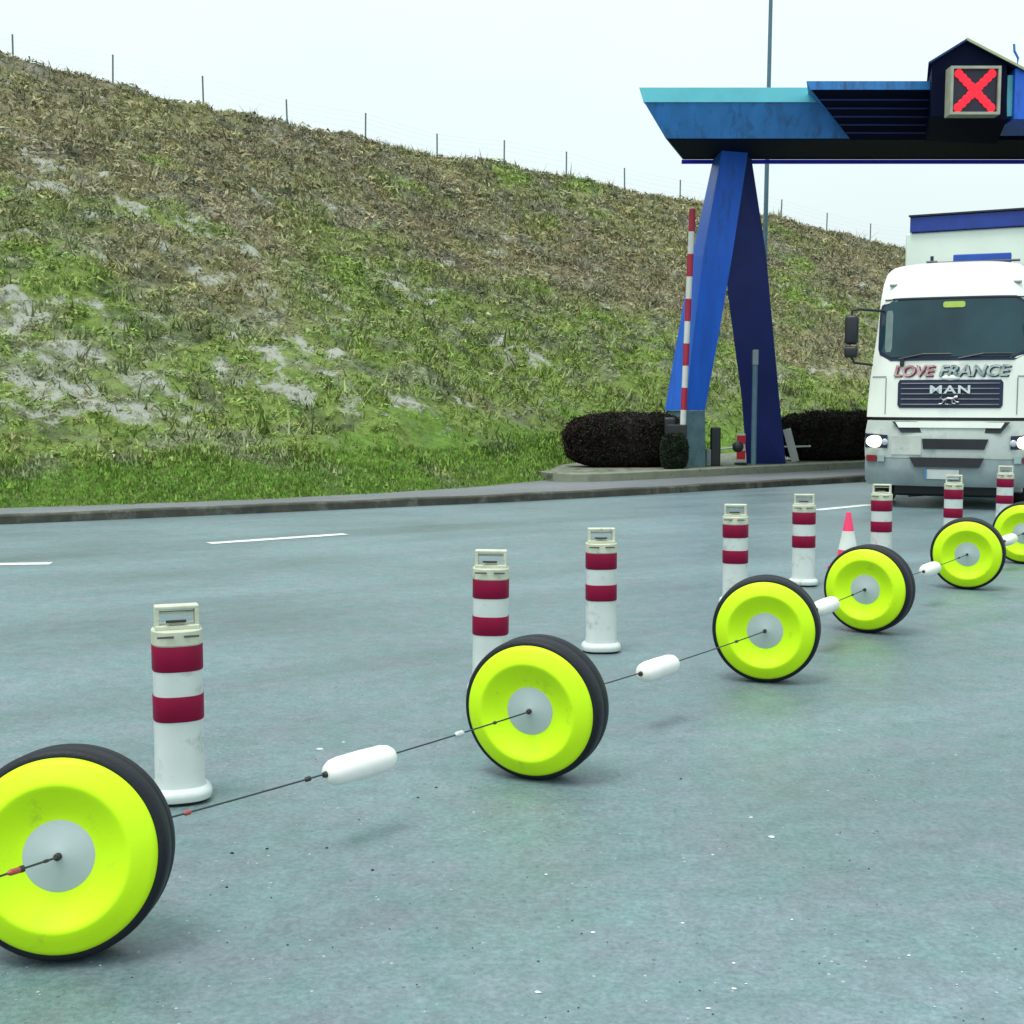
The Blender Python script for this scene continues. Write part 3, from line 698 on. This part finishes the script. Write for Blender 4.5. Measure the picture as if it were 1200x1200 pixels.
for x0 in (-.75, .1):    # wipers
    tube(bm, [(x0, F(x0, 2.24)-.05, 2.24), (x0+.35, F(x0+.3, 2.3)-.06, 2.31), (x0+.75, F(x0+.7, 2.3)-.05, 2.31)], .014, 6)
bx(bm, (-.73, F(-.7, 2.18)-.05, 2.13), (-.67, F(-.7, 2.18)+.02, 2.25), .01)
obj('wiper', bm, M_black, body)
# grille with slats
gr = panel('grille', rect(lx(1050), lx(1167), lz(478), lz(445), .03), M_ink, body, .012)
bm = bmesh.new()
for k in range(5):
    z = lz(478)+.05+k*.078
    xs = np.linspace(lx(1054), lx(1163), 16)
    tube(bm, [(x, F(x, z)-.02, z) for x in xs], .012, 6)
obj('slat', bm, mat('slat_grey', (.07, .09, .11), .4), gr)
me = text_mesh('MAN', .175, .01, space=1.15, bold=.004); me.transform(Matrix.Translation((lx(1109), F(0, 1.84)-.05, lz(457))) @ Matrix.Diagonal((1.42, 1, .95, 1)))
obj('badge_lettering', me, mat('chrome_letters', (.7, .75, .76), .3, metal=.3), gr)
# small running lion emblem, built of limbs and body
bm = bmesh.new(); ez = lz(469.5); ey = F(0, ez)-.045
E = lambda pts, r: tube(bm, [(lx(1109)+x, ey, ez+z) for x, z in pts], r, 6)
E([(-.09, .0), (-.03, .035), (.04, .03), (.08, .05)], .018); E([(.07, .05), (.11, .055)], .024); E([(-.08, 0), (-.11, -.045), (-.15, -.05)], .010)
E([(-.05, .02), (-.06, -.05), (-.02, -.055)], .010); E([(.05, .03), (.09, -.02), (.13, -.02)], .010); E([(.03, .03), (.04, -.04), (.08, -.045)], .010); E([(-.09, .01), (-.14, .05), (-.11, .07)], .008)
obj('emblem', bm, M_metal, gr)
bm = bmesh.new()
bmesh.ops.create_uvsphere(bm, u_segments=24, v_segments=12, radius=.16, matrix=Matrix.Translation((0, F(0, 1.95)+.02, 1.955)) @ Matrix.Diagonal((1, .28, .33, 1)))
obj('bonnet_bulge', bm, M_cab, body, smooth=True)
# slogan: pale italic letters over coloured shadows
def slogan(s, pxc, w, mface, msh):
    for dx, dz_, dy, m_, nm in ((.022, -.018, -.012, msh, 'letter_shadow'), (0, 0, -.03, mface, 'slogan_lettering')):
        me = text_mesh(s, .225, .004, shear=.25, bold=.006)
        xs = [v.co.x for v in me.vertices]; k = w/(max(xs)-min(xs))
        me.transform(Matrix.Diagonal((k, 1, 1, 1)))
        x0 = lx(pxc)+dx
        for v in me.vertices: v.co = Vector((v.co.x+x0, v.co.y+F(v.co.x+x0, 2.05)+dy, v.co.z+lz(435)+dz_))
        obj(nm, me, m_, body)
M_face = mat('pale_letter_face', (.55, .5, .5), .4, c2=(.3, .2, .22), c2lo=.45, c2hi=.6, c2scale=8)
slogan('LOVE', 1066, .60, mat('rose_letter_face', (.55, .46, .46), .4, c2=(.38, .2, .22), c2lo=.45, c2hi=.55, c2scale=9), mat('red_letter_shadow', (.27, .035, .06), .5))
slogan('FRANCE', 1133, 1.00, mat('grey_letter_face', (.5, .55, .52), .4, c2=(.2, .28, .3), c2lo=.45, c2hi=.58, c2scale=9), mat('dark_letter_shadow', (.03, .06, .09), .5))
# corner seams of the cab
for s in (-1, 1):
    bm = bmesh.new(); tube(bm, [(s*(.93), F(.93, z)-.004, z) for z in np.linspace(1.42, 1.96, 8)], .008, 5)
    tube(bm, [(s*x, F(x, 1.98)-.004, 1.98) for x in np.linspace(.93, 1.14, 6)], .008, 5); obj('seam', bm, mat('panel_gap', (.2, .22, .22), .7), body)
    bm = bmesh.new(); bx(bm, (s*.85-.09, F(.85, 3.37)-.012, 3.35), (s*.85+.09, F(.85, 3.37)+.03, 3.385), .005); obj('marker_lamp', bm, mat('marker_grey', (.25, .27, .27), .5), body)
# bumper
def bsec(z, w, y0):
    xs = [w*math.sin(t*math.pi/2) for t in np.linspace(-1, 1, 25)]
    return [(x, y0+.30*abs(x/w)**4, z) for x in xs]+[(w, 1.1, z), (-w, 1.1, z)]
bm = bmesh.new(); loft(bm, [bsec(.76, 1.225, -.06), bsec(.9, 1.23, -.075), bsec(1.15, 1.225, -.06), bsec(1.32, 1.2, -.03)])
bp = obj('bumper', bm, M_bump, TRK, smooth=True); sharp(bp, 40)
bm = bmesh.new(); loft(bm, [bsec(.34, 1.19, .02), bsec(.42, 1.22, -.04), bsec(.62, 1.225, -.06), bsec(.755, 1.22, -.055)])
lo_b = obj('lower_bumper', bm, M_low, TRK, smooth=True); sharp(lo_b, 40)
bm = bmesh.new(); loft(bm, [bsec(1.325, 1.15, .02), bsec(1.366, 1.15, .02)]); obj('shadow_gap', bm, M_black, TRK)
def FB(x): return -.075+.30*abs(x/1.225)**4
def bpanel(name, pts, m, parent, off=.02, depth=.03):
    """convex outline on the bumper, subdivided by x strips"""
    bm = bmesh.new(); L = [[(x, FB(x)-off, z) for x, z in pts], [(x, FB(x)-off+depth, z) for x, z in pts]]
    loft(bm, L); return obj(name, bm, m, parent)
P = lambda *q: [(lx(a), lz(b)) for a, b in q]
bpanel('air_intake', P((1080, 514), (1153, 514), (1149, 526), (1081, 526)), M_black, bp)
bpanel('air_intake', P((1066, 536), (1149, 536), (1144, 547), (1072, 547)), M_black, bp, .03)
bpanel('step_recess', P((1045, 494), (1176, 494), (1166, 507), (1056, 507)), M_black, bp, .012)
bpanel('step_bar', P((1049, 494.5), (1170, 494.5), (1166, 501), (1053, 501)), M_cab, bp, .03)
bpanel('flap', P((1045, 511), (1079, 511), (1079, 533), (1045, 533)), mat('pale_flap', (.5, .54, .5), .4), bp, .01)
bm = bmesh.new()
for a_, b_ in (((1022, 493), (1045, 494)), ((1176, 494), (1198, 493))):
    pass
for s in (-1, 1):
    hx = s*1.045; cxl = lx(1025) if s < 0 else lx(1192)
    h = bpanel('headlamp', [(cxl-.155, .905), (cxl+.19, .905), (cxl+.19, 1.10), (cxl-.155, 1.12)] if s < 0 else [(cxl-.19, .905), (cxl+.155, .905), (cxl+.155, 1.12), (cxl-.19, 1.10)], M_ink, bp, .025)
    bm = bmesh.new(); c_ = Vector((cxl, FB(cxl)-.04, lz(518)))
    bmesh.ops.create_uvsphere(bm, u_segments=24, v_segments=12, radius=.118, matrix=Matrix.Translation(c_) @ Matrix.Diagonal((1.1, .35, .78, 1)))
    obj('lamp_lens', bm, mat('lit_headlamp', (1, 1, .9), .2, emit=(1, .93, .66), estr=1.9), h, smooth=True)
    bm = bmesh.new(); c_ = Vector((cxl-s*.155, FB(cxl-s*.15)-.035, lz(518.5)))
    bmesh.ops.create_uvsphere(bm, u_segments=16, v_segments=10, radius=.05, matrix=Matrix.Translation(c_) @ Matrix.Diagonal((1, .4, 1, 1)))
    obj('lamp_lens', bm, mat('clear_lamp', (.5, .55, .6), .15, metal=.3), h, smooth=True)
    fx = lx(1021) if s < 0 else lx(1197)
    fo = bpanel('fog_lamp', [(fx-.08, .70), (fx+.08, .70), (fx+.08, .79), (fx-.08, .79)], mat('dark_red_lamp', (.25, .015, .03), .3), bp, .03)
    bpanel('fog_lamp', [(fx-s*.15-.05, .70), (fx-s*.15+.05, .70), (fx-s*.15+.05, .79), (fx-s*.15-.05, .79)], mat('clear_fog', (.3, .4, .4), .3), bp, .03)
pl = bpanel('number_plate', P((1086, 550), (1122, 550), (1122, 561), (1086, 561)), mat('plate_white', (.5, .55, .55), .4), lo_b, .01)
bm = bmesh.new(); bx(bm, (lx(1084), FB(0)-.03, lz(561)), (lx(1086)-.002, FB(0)+.02, lz(550))); obj('plate_band', bm, mat('plate_blue', (.03, .2, .5), .4), pl)
# mirrors
for s in (-1, 1):
    xo = 1.46*s; mr_ = None
    bm = bmesh.new(); bx(bm, (xo-.1, .10, lz(402)), (xo+.1, .28, lz(367)), .05); mr_ = obj('mirror', bm, M_black, TRK, smooth=True); sharp(mr_, 50)
    bm = bmesh.new(); bx(bm, (xo-.1, .10, lz(418)), (xo+.1, .26, lz(404.5)), .04); o = obj('lower_mirror', bm, M_black, mr_, smooth=True); sharp(o, 50)
    bm = bmesh.new(); tube(bm, [(xo, .2, lz(368)), (xo, .2, lz(361)), (xo-.1*s, .22, lz(360)), (s*1.0, .4, lz(362))], .02, 8)
    obj('upper_arm', bm, M_black, mr_); bm = bmesh.new(); tube(bm, [(xo, .2, lz(417)), (xo-.05*s, .2, lz(424)), (s*1.1, .38, lz(427))], .02, 8); obj('lower_arm', bm, M_black, mr_)
# roof items
bm = bmesh.new(); bx(bm, (lx(1104), 1.0, 3.70), (lx(1170), 1.3, 3.86), .02); obj('roof_box', bm, mat('blue_roof_box', (.01, .06, .33), .4), body)
bm = bmesh.new(); tube(bm, [(-.4-.02, 1.0, 3.72), (-.02-.4, 1.0, 3.74), (.9, 1.0, 3.74)], .02, 6)
for x in (-.37, 1.05): tube(bm, [(x, .95, 3.66), (x, .95, 3.84)], .025, 6); tube(bm, [(x-.08, .93, 3.75), (x+.08, .93, 3.75)], .02, 6)
obj('roof_rail', bm, M_ink, body)
# chassis, wheels
bm = bmesh.new(); bx(bm, (-.45, .3, .55), (.45, 6.0, .9), .03); bx(bm, (-1.15, 1.12, .62), (1.15, 2.2, 1.365)); obj('chassis', bm, M_black, TRK)
bm = bmesh.new(); bx(bm, (-.8, .45, .16), (.8, 1.1, .5), .04); obj('under_bumper_shade', bm, M_black, TRK)  # black block added for the dark shade below the bumper
bm = bmesh.new(); bx(bm, (-.95, 1.25, .3), (.95, 1.45, .62), .03); obj('axle', bm, M_black, TRK)
bm = bmesh.new(); tube(bm, [(-.6, .7, .18), (-.25, .6, .22), (-.16, .6, .36)], .06, 8); bx(bm, (-.3, .6, .2), (-.13, .8, .38), .03); obj('step_bracket', bm, M_metal, TRK)
bm = bmesh.new(); bx(bm, (.82, .75, .22), (1.05, .95, .34), .03); obj('step_bracket', bm, M_metal, TRK)
for s in (-1, 1):
    for yy in (1.35, 5.0):
        bm = bmesh.new(); lathe(bm, [(.32, -.14), (.45, -.155), (.5, -.12), (.51, 0), (.5, .12), (.45, .155), (.32, .14)], 48, closed=True)
        for v in bm.verts: v.co = Matrix.Rotation(R(90), 4, 'Z') @ v.co + Vector((s*1.02, yy, .505))
        w = obj('wheel', bm, M_tyre, TRK, smooth=True)
        bm = bmesh.new(); lathe(bm, [(0, -.1), (.12, -.12), (.2, -.05), (.33, -.1), (.33, .1), (.2, .05), (0, .05)], 40)
        for v in bm.verts: v.co = Matrix.Rotation(R(90)*s*-1*-1, 4, 'Z') @ v.co + Vector((s*1.02, yy, .505))
        obj('rim', bm, M_metal, w, smooth=True)
# trailer: tall white box with a blue top rail, swung to the right
MT = Matrix.Translation((.15, 2.55, 0)) @ Matrix.Rotation(R(-7), 4, 'Z')
bm = bmesh.new(); bx(bm, (-1.08, 0, 1.15), (1.47, 11.5, 4.42), .04, MT); tr = obj('trailer', bm, mat('trailer_white', (.66, .74, .68), .45, var=.06, scale=1), TRK)
bm = bmesh.new(); bx(bm, (-1.0, -.06, 4.425), (1.55, 11.5, 4.67), .01, MT); obj('top_rail', bm, mat('blue_trailer_rail', (.008, .035, .24), .5), tr)
bm = bmesh.new(); bx(bm, (-1.02, -.09, 4.675), (1.57, 11.52, 4.705), .004, MT); obj('cover_strip', bm, M_black, tr)
for s in (0, 1):
    for yy in (7.5, 8.8, 10.1):
        bm = bmesh.new(); lathe(bm, [(.2, -.14), (.45, -.155), (.5, -.12), (.51, 0), (.5, .12), (.45, .155), (.2, .14)], 32, closed=True)
        for v in bm.verts: v.co = MT @ (Matrix.Rotation(R(90), 4, 'Z') @ v.co + Vector((-.86+2.1*s, yy, .51)))
        obj('wheel', bm, M_tyre, tr, smooth=True)

# ------------------------------------------------------------------ bollards
M_bw = mat('white_bollard_plastic', (.55, .61, .60), .45, var=.06, scale=5, c2=(.33, .36, .33), c2lo=.54, c2hi=.72, c2scale=9)
M_cream = mat('aged_cream_handle', (.50, .53, .42), .55, var=.15, scale=12, c2=(.25, .26, .2), c2lo=.6, c2hi=.7, c2scale=20)
M_bred = mat('crimson_reflective_band', (.20, .001, .032), .5, spec=.2, var=.08, scale=8)
M_rub = mat('black_rubber_foot', (.02, .02, .02), .7)
M_slot = mat('slot_dark', (.08, .08, .07), .8)
def stad(z, w, d, c=0, n=40):     # rounded-rectangular outline
    out_ = []
    for k in range(n):
        a = 2*math.pi*k/n; ce = math.copysign(abs(math.cos(a))**.75, math.cos(a)); se = math.copysign(abs(math.sin(a))**.75, math.sin(a))
        out_.append((w/2*ce, d/2*se, z))
    return out_
def bollard():
    t = thing('bollard', 'x', 'bollard', group='red and white bollards in a row along the lane')
    def seg(name, z0, z1, w, d, m, par, e=.0):
        bm = bmesh.new(); loft(bm, [stad(z0, w, d), stad(z0+.004, w+e, d+e), stad(z1-.004, w+e, d+e), stad(z1, w, d)])
        return sharp(obj(name, bm, m, par, smooth=True), 30)
    bm = bmesh.new(); loft(bm, [stad(.06, .215, .20), stad(.09, .2, .185), stad(.345, .197, .183), stad(.60, .197, .183), stad(.668, .198, .184)])
    body = sharp(obj('column', bm, M_bw, t, smooth=True), 30)
    bm = bmesh.new(); loft(bm, [stad(.015, .25, .24), stad(.035, .26, .25), stad(.05, .25, .24), stad(.066, .21, .2)])
    sharp(obj('base', bm, M_bw, t, smooth=True), 40)
    bm = bmesh.new(); loft(bm, [stad(0, .22, .21), stad(.016, .235, .225)]); obj('foot_pad', bm, M_rub, t)
    seg('reflective_band', .342, .446, .2, .186, M_bred, body, .004); seg('reflective_band', .548, .652, .2, .186, M_bred, body, .004)
    seg('collar', .653, .715, .198, .184, M_cream, t, .006)
    # handle: frame with two openings
    bm = bmesh.new(); d0 = .05
    bx(bm, (-.088, -d0, .714), (.088, d0, .732), .004)
    bx(bm, (-.088, -d0*.7, .795), (.088, d0*.7, .811), .005)
    for s in (-1, 1): bx(bm, (s*.079-.009, -d0*.7, .730), (s*.079+.009, d0*.7, .797), .003)
    bx(bm, (-.082, -.014, .776), (.082, .014, .785), .002)
    bx(bm, (-.03, -.02, .731), (.03, .02, .745), .002)
    obj('handle', bm, M_cream, t)
    bm = bmesh.new(); bx(bm, (-.045, -d0-.002, .745), (.035, -d0+.02, .753), .001); obj('latch', bm, M_rub, t)
    bm = bmesh.new(); bx(bm, (-.085, -.1, .69), (-.02, -.0965, .698)); obj('slot', bm, M_slot, t)
    bm = bmesh.new(); bx(bm, (.02, -.1, .69), (.08, -.0965, .698)); obj('slot', bm, M_slot, t)
    return t
BP = [(207, 943, 'nearest bollard, standing just behind the largest yellow wheel at left'),
      (574, 817, 'bollard partly hidden behind the second yellow wheel from the left'),
      (705, 767, 'bollard standing clear between the second and third yellow wheels'),
      (863, 712, 'bollard just behind the third yellow wheel from the left'),
      (943, 689, 'bollard between the third yellow wheel and the orange traffic cone'),
      (1034, 666, 'bollard behind the fourth yellow wheel, under the left lit headlamp'),
      (1118, 645, 'bollard in front of the middle of the lorry bumper'),
      (1178, 624, 'farthest bollard, under the right lit headlamp of the lorry')]
b0_ = bollard()
for i, (px, py, lab) in enumerate(BP):
    o = b0_ if i == 0 else copy_tree(b0_)
    o.location = gnd(px, py-2); p = o.location; o.location.y += .06
    o.rotation_euler = (R(random.uniform(-.6, .6)), R(random.uniform(-.8, .8)), -math.atan2(p.x, p.y)+R(random.uniform(-6, 6)))
    o['label'] = 'white plastic ' + lab if len(lab.split()) < 14 else lab

# ------------------------------------------------------------------ traffic cone
p = gnd(993, 668); t = thing('traffic_cone', 'orange-red and white traffic cone behind the fourth yellow wheel', 'cone', p)
M_or = mat('fluorescent_cone_red', (.85, .04, .15), .5, var=.06)
prof = lambda z: .105*(1-z/.56)+.020
def cone(z0, z1, m, nm, par, e=0):
    bm = bmesh.new(); lathe(bm, [(0, z0), (prof(z0)+e, z0), (prof(z1)+e, z1), (0, z1)], 32, 'Z'); return sharp(obj(nm, bm, m, par, smooth=True), 40)
body = cone(.03, .56, M_or, 'body', t); cone(.20, .38, mat('cone_white_sleeve', (.6, .65, .62), .5), 'white_band', body, .003)
bm = bmesh.new(); bx(bm, (-.155, -.155, 0), (.155, .155, .03), .01); obj('base', bm, M_or, t)

# ------------------------------------------------------------------ yellow wheels strung on a cable
M_yel = mat('fluorescent_yellow_plastic', (.55, .88, .006), .55, spec=.3, var=.04, scale=5, bump=.04, bscale=120, c2=(.36, .50, .03), c2lo=.58, c2hi=.78, c2scale=11)
M_hub = mat('grey_hub_disc', (.40, .48, .50), .5, var=.05)
M_rub2 = mat('black_foam_tyre', (.007, .009, .015), .55, spec=.3, var=.15, bump=.15, bscale=90)
def wheel():
    t = thing('cable_barrier_roller', 'x', 'wheel', group='yellow roller wheels of the cable barrier')
    c = (0, 0, .31)
    bm = bmesh.new(); lathe(bm, [(.26, -.078), (.286, -.086), (.299, -.082), (.3070, -.070), (.31, -.045), (.31, -.006), (.306, 0), (.31, .006), (.31, .045), (.3070, .07), (.299, .082), (.286, .086), (.26, .078)], 128, c=c, closed=True)
    obj('tyre', bm, M_rub2, t, smooth=True)
    for s in (-1, 1):
        pr = [(.285, .080), (.283, .092), (.277, .101), (.268, .107), (.240, .121), (.219, .1315), (.212, .133), (.205, .1315), (.196, .126), (.17, .110), (.145, .097), (.125, .090), (.112, .087), (.104, .0865)]
        bm = bmesh.new(); lathe(bm, [(r, s*h) for r, h in pr], 128, c=c)
        rim = obj('rim', bm, M_yel, t, smooth=True)
        bm = bmesh.new(); lathe(bm, [(.108, s*.084), (.1, s*.0885), (.03, s*.0885), (.024, s*.092), (0, s*.092)], 64, c=c); obj('hub', bm, M_hub, rim, smooth=True)
        bm = bmesh.new(); lathe(bm, [(.011, s*.09), (.011, s*.106), (.006, s*.110), (0, s*.110)], 20, c=c); obj('axle_cap', bm, M_rub, rim)
    return t
WP = [(77, 1120, -15, 'largest yellow wheel with black tyre, nearest, cut by the left edge'),
      (629, 909, -20, 'second yellow wheel with thick black tyre, showing its tread, near the centre'),
      (897, 797, -5, 'third yellow wheel with black tyre, seen face on before a bollard'),
      (1017, 740, -18, 'fourth yellow wheel with black tyre, covering the foot of the traffic cone'),
      (1133, 689.5, -4, 'fifth yellow wheel with black tyre, standing before the lorry grille'),
      (1200, 660, -10, 'farthest yellow wheel with black tyre, cut by the right edge')]
w0 = wheel(); hubs = []
for i, (px, py, ps, lab) in enumerate(WP):
    o = w0 if i == 0 else copy_tree(w0)
    g_ = gnd(px, py); g_.y += .0; o.location = g_; th = -math.atan2(g_.x, g_.y)+R(ps)
    o.rotation_euler = (R(-8.5) if i == 0 else R(random.uniform(-1, 1)), 0, th); o['label'] = lab
    mw = Matrix.Translation(g_) @ o.rotation_euler.to_matrix().to_4x4(); hubs.append((mw @ Vector((0, -.108, .31)), mw @ Vector((0, .108, .31)), mw @ Vector((0, 0, .31))))
M_cab2 = mat('steel_cable', (.05, .055, .06), .45, metal=.5)
d = (hubs[0][2]-hubs[1][2]); d.z = 0; d.normalize(); start = hubs[0][0]+d*2.3
tp = thing('cable', 'thin dark steel cable threading the yellow wheels and white floats', 'cable', (hubs[0][2].x, hubs[0][2].y, 0)); o0 = Vector(tp.location)
bm = bmesh.new(); spans = []
pts = [start, start.lerp(hubs[0][0], .5)-Vector((0, 0, .008)), hubs[0][0]]; spans.append((start, hubs[0][0]))
def sag(A, B, n=14, s=.012): return [A.lerp(B, k/n)-Vector((0, 0, s*4*(k/n)*(1-k/n))) for k in range(n+1)]
tube(bm, [p-o0 for p in sag(start, hubs[0][0])], .0035, 8)
for i in range(5):
    A, B = hubs[i][1], hubs[i+1][0]; spans.append((A, B)); tube(bm, [p-o0 for p in sag(A, B)], .0035, 8)
B = hubs[5][1]; tube(bm, [p-o0 for p in sag(B, B-d*2.5)], .0035, 8)
for i in range(6): tube(bm, [hubs[i][0]-o0, hubs[i][1]-o0], .0035, 8)
obj('wire', bm, M_cab2, tp)
M_cr = mat('red_crimp', (.30, .05, .05), .5); M_cb = mat('black_crimp', (.02, .02, .02), .5)
def crimp(A, B, f, m, r=.008, L=.03):
    bm = bmesh.new(); dd = (B-A).normalized(); c = A.lerp(B, f)-Vector((0, 0, .012*4*f*(1-f)))
    tube(bm, [c-dd*L*.5-o0, c-dd*L*.3-o0, c+dd*L*.3-o0, c+dd*L*.5-o0], r, 10, radii=[r*.4, r, r, r*.4]); obj('crimp', bm, m, tp)
crimp(*spans[0], 1-.13/2.3, M_cr, .009, .05); crimp(*spans[0], 1-.11/2.3, M_cb, .010, .02); crimp(*spans[0], .985, M_cb, .005, .02)
A, B = spans[1]; f1 = .19; crimp(A, B, f1, M_cr)
crimp(A, B, .43, M_cb, .009, .03); crimp(A, B, .90, M_cb, .007, .02); crimp(A, B, .80, mat('silver_ferrule', (.5, .55, .55), .4), .012, .05)
A, B = spans[2]; crimp(A, B, .84, M_cb); crimp(*spans[3], .86, M_cb); crimp(*spans[4], .9, M_cb)
# floats threaded on the cable
M_fl = mat('milky_white_float', (.80, .80, .78), .35, var=.05, scale=8)
FL = [(1, .548, 'largest white float, nearest, on the cable between the first two wheels'), (2, .45, 'white float on the cable between the second and third wheels'),
      (3, .56, 'white float on the cable between the third and fourth wheels'), (4, .56, 'white float on the cable between the fourth and fifth wheels'),
      (5, .72, 'farthest white float, on the cable before the last wheel at right')]
def float_():
    t = thing('float', 'x', 'float', group='white floats threaded on the cable')
    bm = bmesh.new(); L = .165
    lathe(bm, [(0, -L), (.022, -L), (.036, -L+.010), (.047, -L+.03), (.052, -L+.06), (.054, 0), (.052, L-.06), (.047, L-.03), (.036, L-.010), (.022, L), (0, L)], 40)
    b_ = obj('shell', bm, M_fl, t, smooth=True)
    for s in (-1, 1):
        bm = bmesh.new(); lathe(bm, [(0, s*(L+.014)), (.01, s*(L+.012)), (.013, s*(L-.002)), (0, s*(L-.002))], 16); obj('plug', bm, M_cb, t)
    return t
f0 = float_()
for i, (k, fr, lab) in enumerate(FL):
    o = f0 if i == 0 else copy_tree(f0)
    A, B = spans[k]; c = A.lerp(B, fr)-Vector((0, 0, .012*4*fr*(1-fr))); dd = B-A
    o.location = c-Vector((0, 0, .004)); o.rotation_euler = (0, 0, math.atan2(dd.y, dd.x)-R(90)); o['label'] = lab

# ------------------------------------------------------------------ grit and flakes on the road
g = np.random.default_rng(5); V = []; Fq = []; Cc = []
def bit(x, y, s, col_, flat=.35):
    k = len(V); n_ = 5; ph = g.uniform(0, 6.28)
    base = [(x+s*g.uniform(.6, 1.2)*math.cos(ph+2*math.pi*j/n_), y+s*g.uniform(.5, 1.0)*math.sin(ph+2*math.pi*j/n_)) for j in range(n_)]
    for q_ in base: V.append((*q_, .0015))
    for q_ in base: V.append((x+(q_[0]-x)*.6, y+(q_[1]-y)*.6, .0015+s*flat))
    Fq.append(tuple(k+n_+j for j in range(n_)))
    for j in range(n_): Fq.append((k+j, k+(j+1) % n_, k+n_+(j+1) % n_, k+n_+j))
    Cc.extend([col_]*(2*n_))
for _ in range(260):
    px, py = g.uniform(0, 1200), 700+500*g.random()**.8; p = gnd(px, py)
    bit(p.x, p.y, g.uniform(.0015, .0045), (.55, .57, .54) if g.random() < .5 else (.04, .045, .05))
for px, py, s in ((375, 878, .018), (402, 870, .010), (630, 1163, .013), (880, 958, .010), (905, 981, .016), (983, 856, .009), (800, 1082, .008), (640, 1025, .007), (695, 1093, .008), (835, 1002, .007), (860, 1129, .008), (860, 1159, .009), (830, 1182, .008), (555, 952, .006), (1065, 1120, .007), (1120, 885, .007), (970, 927, .006), (928, 1078, .006)):
    p = gnd(px, py); bit(p.x, p.y, s, (.62, .64, .62), .15)
for px, py, s in ((272, 1000, .010), (313, 995, .008), (437, 1020, .008), (266, 1040, .007), (798, 913, .008), (383, 994, .007), (490, 935, .007), (511, 923, .009)):
    p = gnd(px, py); bit(p.x, p.y, s, (.03, .03, .035), .3)
me = bpy.data.meshes.new('road_grit'); me.from_pydata(V, [], Fq)
ca = me.color_attributes.new('cover', 'FLOAT_COLOR', 'POINT'); ca.data.foreach_set('color', np.concatenate([np.array(Cc), np.ones((len(Cc), 1))], 1).astype(np.float32).ravel())
tag(obj('road_grit', me, cover_mat('grit', .1)), 'scattered pale flakes and dark grit on the wet asphalt', 'grit', kind='stuff')
